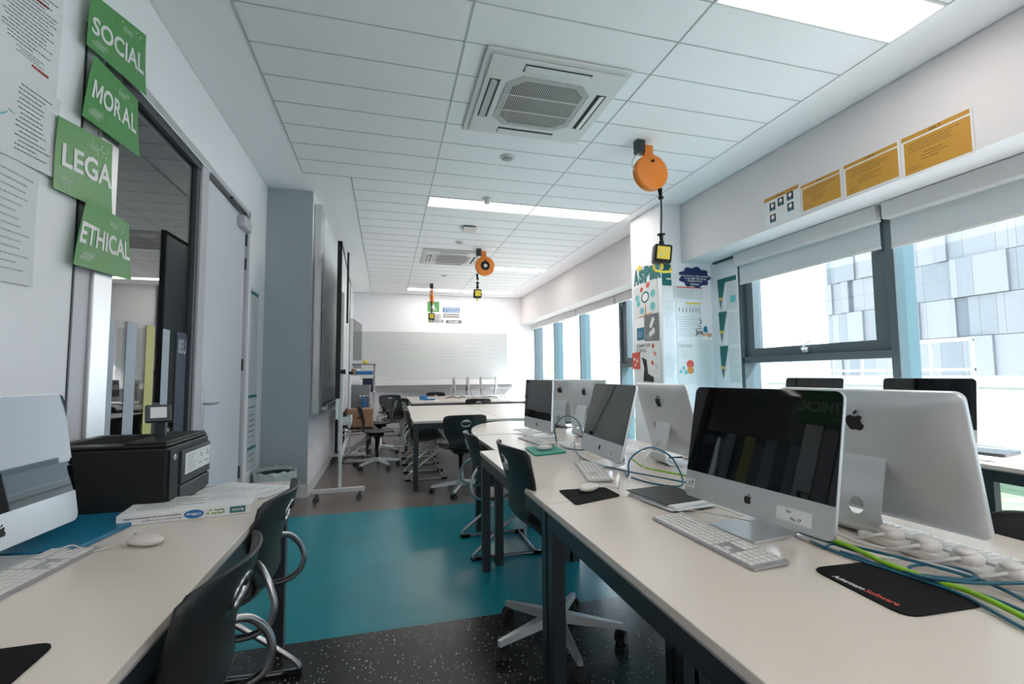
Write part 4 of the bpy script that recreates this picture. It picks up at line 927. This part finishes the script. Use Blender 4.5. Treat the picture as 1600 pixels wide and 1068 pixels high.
# ================================================================== LEFT WALL PAPERS AND SIGNS
X = XL+.004
def lq(y0, z0, y1, z1, y2, z2, y3, z3, x=X, bow=0): return Quad((x, y0, z0), (x, y1, z1), (x, y2, z2), (x, y3, z3), bow)
q = lq(1.74, 2.56, 2.035, 2.64, 2.025, 2.215, 1.74, 2.205); p = poster('pinned_page', 'topmost white printed page on the left wall, red lines in its text', 'paper', q, 'paper', 'papers on the left wall'); q.lines(20, .08, .92, .25, .95, 'ink', p, 3, .28); q.lines(1, .5, .92, .74, .77, 'red', p, 2, .8); q.lines(1, .55, .92, .13, .16, 'red', p, 6, .8); q.lines(3, .3, .92, .17, .24, 'ink', p, 8, .3)
q = lq(1.735, 2.203, 2.043, 2.225, 2.026, 1.926, 1.735, 1.905, X+.003, .004); p = poster('pinned_page', 'middle white printed page on the left wall with pale blue drawing', 'paper', q, 'paper', 'papers on the left wall'); q.lines(15, .35, .92, .1, .9, 'ink', p, 5, .25); q.flat('blue_drawing', 'aqua', [[(.05+.1*i, .3+.1*i), (.14+.1*i, .45+.02*i), (.13+.1*i, .46+.02*i), (.04+.1*i, .32+.1*i)] for i in range(3)], p)
q = lq(1.75, 1.915, 1.962, 1.915, 1.962, 1.515, 1.75, 1.505, X, .003); p = poster('pinned_page', 'lowest white handwritten page on the left wall', 'paper', q, 'paper', 'papers on the left wall'); q.lines(14, .1, .9, .08, .92, 'inkl', p, 7, .22, name='handwriting')
def deco(q, p, rn, zones):
    for (m_, z_) in zones:
        P = []
        for k in range(16):
            u = rn.uniform(z_[0], z_[1]); v = rn.uniform(z_[2], z_[3]); a = rn.uniform(0, PI); l = rn.uniform(.012, .024)
            ca, sa = math.cos(a), math.sin(a); P.append([(u+l*ca, v+l*sa*1.4), (u-l*.4*sa, v+l*.5*ca), (u-l*ca, v-l*sa*1.4), (u+l*.4*sa, v-l*.5*ca)])
        q.flat('leaf_pattern', m_, P, p)
    P = []
    for (cu, cv) in ((zones[0][1][0]+.1, zones[0][1][2]+.08), (.62, .82), (.2, .2)):
        for k in range(-3, 4):
            du = k*.025; P.append([(cu+du, cv), (cu+du+.02, cv+.05), (cu+du+.026, cv+.047), (cu+du+.007, cv-.003)]); P.append([(cu+du, cv), (cu+du+.02, cv-.05), (cu+du+.026, cv-.047), (cu+du+.007, cv+.003)])
        P.append([(cu-.09, cv-.004), (cu+.1, cv-.004), (cu+.1, cv+.004), (cu-.09, cv+.004)])
    q.flat('sprig_pattern', 'pale', P, p)
rn = random.Random(11); GS = 'green word signs beside the glazed partition'
XS = X+.030
for (c, word, u0, u1, v0, v1) in (
    ((2.135, 2.735, 2.555, 2.865, 2.582, 2.575, 2.118, 2.506), 'SOCIAL', .05, .95, .30, .62),
    ((2.172, 2.500, 2.51, 2.510, 2.549, 2.250, 2.115, 2.215), 'MORAL', .08, .94, .36, .68),
    ((2.018, 2.158, 2.362, 2.215, 2.387, 1.910, 2.014, 1.885), 'LEGAL', .10, 1.16, .34, .68),
    ((2.174, 1.910, 2.486, 1.903, 2.531, 1.650, 2.114, 1.630), 'ETHICAL', .02, .99, .34, .66)):
    y0, z0, y1, z1, y2, z2, y3, z3 = c
    q = lq(*c, XS if word != 'LEGAL' else X+.012, .003); p = poster('word_sign', 'green leafy sign reading %s beside the glazed partition' % ('LEGA' if word == 'LEGAL' else word), 'sign', q, 'green', GS)
    if word == 'LEGAL':
        q.text('LEGA', .10, .99, .36, .68, 'signw', p, bold=.024)
    else: q.text(word, u0, u1, v0, v1, 'signw', p, bold=.024)
    deco(q, p, rn, (('olive', (.05, .6, .06, .3)), ('pale', (.5, .9, .75, .92)), ('olive', (.3, .8, .74, .9))))
# notice strip between door and corner
q = lq(4.62, 2.0, 4.87, 2.0, 4.93, .36, 4.64, .36, XL+.003); p = poster('notice_strip', 'long strip of printed notices between door and grey corner', 'notice', q, 'paperlam')
q.lines(34, .1, .9, .42, .95, 'inkl', p, 3, .35); q.lines(12, .05, .8, .03, .36, 'ink', p, 5, .12)
q.flat('dark_bars', 'tealcard', [rect(0, 1, .965, .985), rect(.0, 1, .395, .41), rect(0, 1, .11, .125)], p)
q.flat('arrows', 'inkb', [rect(.1, .8, v, v+.004) for v in (.34, .30, .27, .24, .21, .18, .08, .05)], p)
# ================================================================== FASCIA POSTERS
def rq(y0, y1, z0, z1, x=XF-.002, sl=0): return Quad((x, y0, z1+sl), (x, y1, z1), (x, y1, z0), (x, y0, z0+sl))
for i, (y0, y1, z0, z1, t) in enumerate(((3.325, 2.955, 2.455, 2.725, ''), (2.945, 2.60, 2.470, 2.70, 'Unit 1'), (2.578, 2.195, 2.455, 2.705, 'Unit 2'), (2.180, 1.80, 2.435, 2.708, 'Unit 3'))):
    q = rq(y0, y1, z0, z1)
    if i == 0:
        p = poster('photo_sheet', 'white sheet with five small portraits, leftmost of the row above the blinds', 'poster', q, 'paper'); q.flat('header_band', 'ochre', [rect(0, .97, .88, 1)], p, .0018)
        pts = ((.24, .66), (.48, .71), (.74, .76), (.74, .42), (.24, .28))
        q.flat('portrait', 'inkb', [rect(a-.085, a+.085, c-.13, c+.13) for a, c in pts], p, .0018); q.flat('portrait_face', 'cardboard' if False else 'paper', [blob(a, c+.03, .045, .07) for a, c in pts], p, .0024); q.flat('portrait_tie', 'bluefold', [rect(a-.05, a+.05, c-.12, c-.07) for a, c in pts], p, .0024)
        q.text('Team', .35, .6, .91, .97, 'ochred', p)
    else:
        p = poster('unit_sheet', 'orange printed sheet headed %s above the blinds, %s' % (t, ('', 'next to the portraits', 'between the other two orange sheets', 'nearest the right edge')[i]), 'poster', q, 'paper', 'orange unit sheets above the blinds')
        q.flat('orange_print', 'ochre', [rect(.03, .97, .06, .84), rect(.0, .97, .88, .985)], p, .0018); q.text(t, .42, .58, .895, .965, 'ochred', p)
        rr_ = random.Random(i); q.lines(3 if i == 1 else 4, .1, .85 if i > 1 else .95, .55, .78, 'ochred', p, 4+i, .22, .0026); q.lines(3, .28, .75, .28, .5, 'ochred', p, 9+i, .22, .0026); q.lines(2, .1, .3, .12, .24, 'ochred', p, 3+i, .2, .0026)
# ================================================================== PILLAR DISPLAY
XP = 2.955-.002; YP = 4.55-.002
def pq(y0, y1, z0, z1, s0=0, s1=0, x=XP): return Quad((x, y0, z1), (x, y1, z1+s0), (x, y1, z0+s1), (x, y0, z0))
def yq(x0, x1, z0, z1, y=YP): return Quad((x0, y, z1), (x1, y, z1), (x1, y, z0), (x0, y, z0))
GP = 'posters on the pillar'
# INSPIRE-like cut letters wrapping the corner
rn = random.Random(2)
for i, (ch, y) in enumerate(zip('ASPIR', (5.14, 5.02, 4.90, 4.78, 4.66))):
    q = pq(y+.0, y-.115, 2.27+.01*(i % 2), 2.47-.02*(i % 2)); r = empty('cut_letter', 'teal cut out letter %s from the word on the pillar side' % ch, 'letter', (0, 0, 0), group='teal cut out letters on the pillar')
    q.text(ch, 0, 1.0, 0, 1, 'tealcard', r, d=.003, bold=.07)
q = yq(2.962, 3.08, 2.18, 2.42); r = empty('cut_letter', 'teal cut out letter E on the camera side of the pillar', 'letter', (0, 0, 0), group='teal cut out letters on the pillar'); q.text('E', 0, 1, 0, 1, 'tealcard', r, d=.003, bold=.07)
q = pq(5.08, 4.92, 2.42, 2.52); o = q.flat('yellow_star', 'yellow', [[(.5+.5*(1 if k % 2 == 0 else .45)*math.cos(k*PI/5+PI/2), .5+.5*(1 if k % 2 == 0 else .45)*math.sin(k*PI/5+PI/2)) for k in range(10)]], None, .004); tag(o, 'yellow paper star above the teal letters', 'star')
q = pq(5.15, 4.63, 1.87, 2.24, .06, -.0); p = poster('tree_poster', 'pale poster with circular tree diagram on the pillar side', 'poster', q, 'paperlam', GP)
q.flat('aqua_circles', 'aqua', [blob(.2, .45, .08, .10), blob(.82, .6, .10, .11), blob(.35, .2, .09, .10), blob(.8, .25, .10, .12), blob(.15, .65, .09, .1)], p); q.flat('coral_circles', 'coral', [blob(.35, .85, .07, .08), blob(.62, .9, .08, .08)], p)
q.flat('green_ring', 'tealcard', [blob(.5, .58, .17, .17, 20)], p, .0026); q.flat('ring_centre', 'signw', [blob(.5, .58, .12, .12, 18)], p, .003); q.flat('tree_trunk', 'orangep', [[(.48, .02), (.53, .02), (.52, .4), (.49, .4)], [(.2, .0), (.8, .06), (.8, .09), (.2, .03)]], p, .0026)
q = pq(4.92, 4.62, 1.58, 1.885, 0, -.01, XP-.003); p = poster('dark_poster', 'dark poster with white paper shapes, below the tree poster', 'poster', q, 'ink', GP); q.flat('white_shapes', 'paper', [[(.35, .55), (.6, .9), (.75, .8), (.5, .45)], [(.3, .3), (.7, .5), (.75, .3), (.4, .15)]], p); q.lines(4, .1, .6, .05, .25, 'inkl', p)
q = pq(5.10, 4.935, 1.60, 1.75); p = poster('blue_card', 'small dark blue card left of the dark poster', 'card', q, 'bluefold', GP); q.lines(3, .15, .85, .2, .7, 'inkl', p)
q = pq(5.14, 4.60, 1.10, 1.575); p = poster('science_poster', 'white poster reading COMPUTER SCIENCE low on the pillar side', 'poster', q, 'paper', GP); q.text('COMPUTER', .05, .62, .86, .95, 'ink', p); q.text('SCIENCE', .05, .45, .74, .83, 'ink', p)
q.flat('red_print', 'coral', [blob(.72, .88, .05, .06, 10, .3, rn), [(.72, .75), (.80, .72), (.84, .62), (.76, .66)]], p); q.flat('dark_silhouette', 'inkb', [[(.30, .02), (.35, .35), (.25, .62), (.45, .55), (.5, .2), (.72, .12), (.72, .0)]], p, .0026)
q = pq(5.22, 5.04, 1.255, 1.455, 0, 0, XP-.004); p = poster('red_card', 'red card sticking out at the pillar edge', 'card', q, 'coral', GP); q.flat('pale_marks', 'paper', [blob(.3, .6, .12, .1), blob(.65, .5, .1, .12), blob(.4, .25, .1, .08)], p)
q = pq(4.80, 4.60, 1.18, 1.36, -.03, -.06, XP-.005); p = poster('pink_flyer', 'pale pink flyer with red badge near the pillar corner', 'flyer', q, 'trimw', GP); q.flat('red_badge', 'coral', [rect(.05, .3, .7, .95)], p); q.lines(4, .4, .95, .5, .9, 'inkl', p); q.lines(2, .1, .9, .25, .4, 'coral', p, 3, .2)
# camera side
cx, cz = 3.385, 2.29; o = MB().prism([(.20*math.cos(a)*(1+.09*math.cos(9*a)), .115*math.sin(a)*(1+.09*math.cos(9*a))) for a in [2*PI*k/72 for k in range(72)]], -.001, .001, M=Matrix.Rotation(PI/2, 4, 'X')).build('cloud_sign', 'cloud', None, (cx, YP-.003, cz)); tag(o, 'navy cloud shaped sign on the camera side of the pillar', 'sign')
q = Quad((-.19, -.001, .10), (.19, -.001, .10), (.19, -.001, -.10), (-.19, -.001, -.10))
for (t_, u0, u1, v0, v1) in (('Represent a real number', .0, 1, .50, .62), ('in the IEEE 754 32-bit', .15, .9, .36, .48), ('Floating Point', .25, .75, .20, .33), ('Number', .35, .65, .04, .16)): q.text(t_, u0, u1, v0, v1, 'signw', o, d=.001)
q = yq(3.10, 3.49, 2.03, 2.18); p = poster('red_headed_sheet', 'laminated sheet with a red heading bar below the cloud sign', 'poster', q, 'paperlam', GP); q.flat('red_bar', 'coral', [rect(.12, .95, .88, .97)], p); q.lines(7, .08, .95, .1, .8, 'inkl', p, 5, .35)
q = yq(3.13, 3.46, 1.57, 2.01); p = poster('evolution_sheet', 'laminated sheet with a row of tiny walking figures', 'poster', q, 'paperlam', GP); q.flat('yellow_bar', 'yellow', [rect(.4, .98, .93, .97)], p)
q.flat('tiny_figures', 'inkb', [[(u-.018, .70), (u-.01, .80), (u, .86), (u+.012, .80), (u+.02, .70), (u, .76)] for u in (.12, .26, .4, .54, .66, .78, .90)], p); q.lines(9, .05, .95, .08, .62, 'inkl', p, 4, .25)
q = yq(2.965, 3.12, 1.11, 2.0); p = poster('tall_print', 'tall laminated print at the left of the pillar camera side', 'poster', q, 'paperlam', GP); q.lines(34, .1, .92, .05, .95, 'inkl', p, 6, .22)
q = yq(3.13, 3.37, 1.08, 1.555); p = poster('coloured_balls_poster', 'white poster with coral, orange and teal balls', 'poster', q, 'paper', GP); q.text('TAILORED', .1, .8, .86, .93, 'inkl', p)
q.flat('coral_ball', 'coral', [blob(.66, .46, .20, .10, 20)], p); q.flat('orange_ball', 'orangep', [blob(.66, .32, .18, .09, 20)], p, .0026); q.flat('teal_balls', 'aqua', [blob(.30, .37, .09, .045), blob(.15, .29, .08, .04), blob(.42, .27, .10, .05)], p, .0028); q.lines(4, .2, .7, .6, .8, 'inkl', p, 3, .25)
q = yq(3.372, 3.59, 1.06, 1.575); p = poster('right_print', 'laminated text sheet at the right of the pillar camera side', 'poster', q, 'paperlam', GP); q.lines(22, .08, .92, .05, .95, 'inkl', p, 12, .22)
q = yq(3.37, 3.59, 1.60, 1.85); r = empty('java_cutout', 'java coffee cup cut out with orange scribbled letters on the pillar', 'cut out', (0, 0, 0))
q.text('Java', .0, .45, .06, .38, 'inkb', r, d=.004); q.text('script', .42, .98, .0, .24, 'orangep', r, d=.005)
q.flat('cup', 'ink', [[(.08, .45), (.14, .40), (.40, .40), (.46, .45), (.40, .43), (.14, .43)], [(.15, .58), (.18, .49), (.36, .49), (.40, .58), (.35, .52), (.2, .52)], [(.24, .62), (.34, .72), (.24, .82), (.38, .95), (.30, .82), (.42, .74), (.30, .60)]], r, .004); q.flat('blue_splash', 'bluefold', [blob(.60, .38, .14, .14, 10, .25, rn)], r, .0045)
# panel between pillar and window: pencils and sheets (faces -X)
XQ = XW-.002
def wq(y0, y1, z0, z1, x=XQ): return Quad((x, y0, z1), (x, y1, z1), (x, y1, z0), (x, y0, z0))
q = wq(4.43, 4.145, 2.195, 2.245); p = poster('teal_band', 'teal paper band at the top of the narrow panel by the window', 'band', q, 'tealcard', GP)
for (z1, zh, h) in ((2.24, 1.90, 1), (1.875, 1.53, 2), (1.495, 1.13, 3)):
    q = wq(4.435, 4.30, zh, z1, XQ-.003); r = empty('paper_pencil', 'teal paper pencil on the narrow panel, %s of three' % ('topmost', 'middle', 'lowest')[h-1], 'paper pencil', (0, 0, 0), group='teal paper pencils')
    q.flat('pencil_body', 'tealcard', [[(.02, 1), (1, 1), (.55, .38), (.12, .38)]], r, .001); q.flat('pencil_tip', 'ink', [[(.12, .34), (.52, .34), (.3, 0)]], r, .001); q.flat('yellow_ring', 'yellow', [blob(.33, .35, .18, .06)], r, .002)
for (z0, z1, l, sd) in ((1.88, 2.19, 'top', 2), (1.49, 1.86, 'middle', 3), (1.09, 1.48, 'bottom', 4)):
    q = wq(4.30, 4.135, z0, z1); p = poster('code_sheet', 'white text sheet beside the teal pencils, %s of three' % l, 'poster', q, 'paperlam', GP); q.lines(16, .05, .95, .05, .95, 'inkl', p, sd, .22)
    if l == 'top': q.flat('teal_patch', 'aqua', [rect(.35, .85, .25, .50)], p, .003)
# ================================================================== OUTSIDE
b = MB(); b.box(5.2, 9.0, -8, 30, -.45, -.3, mi=0).box(XW+.07, 5.2, -8, 30, -.45, -.3, mi=1).box(9.0, 40, -20, 60, -.9, -.8, mi=1); o = b.build('roof_terrace', ['grass', 'bounce_paving']); tag(o, 'green roof terrace below the windows, with pale paving added to bounce light', 'terrace')
r = empty('parapet_wall', 'long white parapet outside the windows', 'parapet', (8.6, 10, -.3)); MB().box(0, .3, -22, 22, 0, 1.25).build('parapet_body', 'parapet', r); MB().box(-.06, .36, -22, 22, 1.25, 1.42, .02).build('coping', 'parapet', r)
b = MB()
for k in range(7): b.tube([(-1.6+.0*k, -2+2.2*k, 0), (-1.6, -.6+2.2*k, .85)], .02, 8, 0)
b.tube([(-1.6, -3, .85), (-1.6, 14, .85)], .02, 8, 0); o = b.build('roof_railing', 'steel', None, (6.6, 1, -.3)); tag(o, 'metal railing on the roof terrace', 'railing')
bld = empty('office_tower', 'pale office building with staggered vertical panels outside the right windows', 'building', (55, 10, -20))
rn = random.Random(4)
MB().box(.4, 18, -60, 37.2, 0, 62).build('building_core', 'fac1', bld)
st = 3.9
for k in range(15):
    pans = {0: MB(), 1: MB(), 2: MB(), 3: MB(), 4: MB()}; y = 37.4; z0 = 1.2+k*st
    while y > -58:
        ty = rn.choices((0, 1, 2, 3, 4), (4, 4, 2, 5, 2))[0]; wv = rn.choice((.5, .8, 1.1)) if ty == 4 else rn.choice((.6, .9, 1.3, 1.9, 2.6)); dpt = rn.choice((0, .0, .25)) if ty != 4 else -.15
        pans[ty].box(-dpt, .41, y-wv, y-.02, z0, z0+st-.05); y -= wv
    for ty, m_ in pans.items():
        if len(m_.bm.verts): m_.build('facade_panel', 'fac%d' % ty, bld)
MB().box(.4, 18, 37.2, 37.6, 0, 62).build('side_wall', 'fac2', bld)
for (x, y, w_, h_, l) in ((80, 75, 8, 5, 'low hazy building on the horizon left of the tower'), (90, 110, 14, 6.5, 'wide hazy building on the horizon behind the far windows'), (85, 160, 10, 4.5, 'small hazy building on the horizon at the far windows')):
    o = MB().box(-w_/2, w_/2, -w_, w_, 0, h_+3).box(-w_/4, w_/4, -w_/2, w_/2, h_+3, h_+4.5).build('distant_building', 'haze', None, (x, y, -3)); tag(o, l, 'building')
b = MB()
for k in range(10): b.box(-.05, .05, -9+2*k, -8.9+2*k, 0, 3.2)
b.box(-.1, .1, -9, 9, 3.1, 3.3).box(-.1, .1, -9, 9, 1.5, 1.65); o = b.build('lattice_screen', 'haze', None, (30, 26.5, -.3)); tag(o, 'pale lattice screen beside the tower base', 'screen')
r = empty('garden_wall', 'beige block outside the farthest window', 'wall block', (13, 42, -.3)); MB().box(-1.2, 1.2, -1.5, 1.5, 0, 3.0).build('block', 'parapet', r)
r = empty('tree', 'light green tree outside the far windows', 'tree', (19, 55, -3)); MB().cyl((0, 0, 0), (0, 0, 4), .15, 8).build('trunk', 'cardboard', r)
b = MB()
for k in range(14): b.ell((rn.uniform(-.9, .9), rn.uniform(-.9, .9), rn.uniform(3.2, 6.2)), .8, .8, .7, 10, 6)
b.build('crown', 'leaf', r)
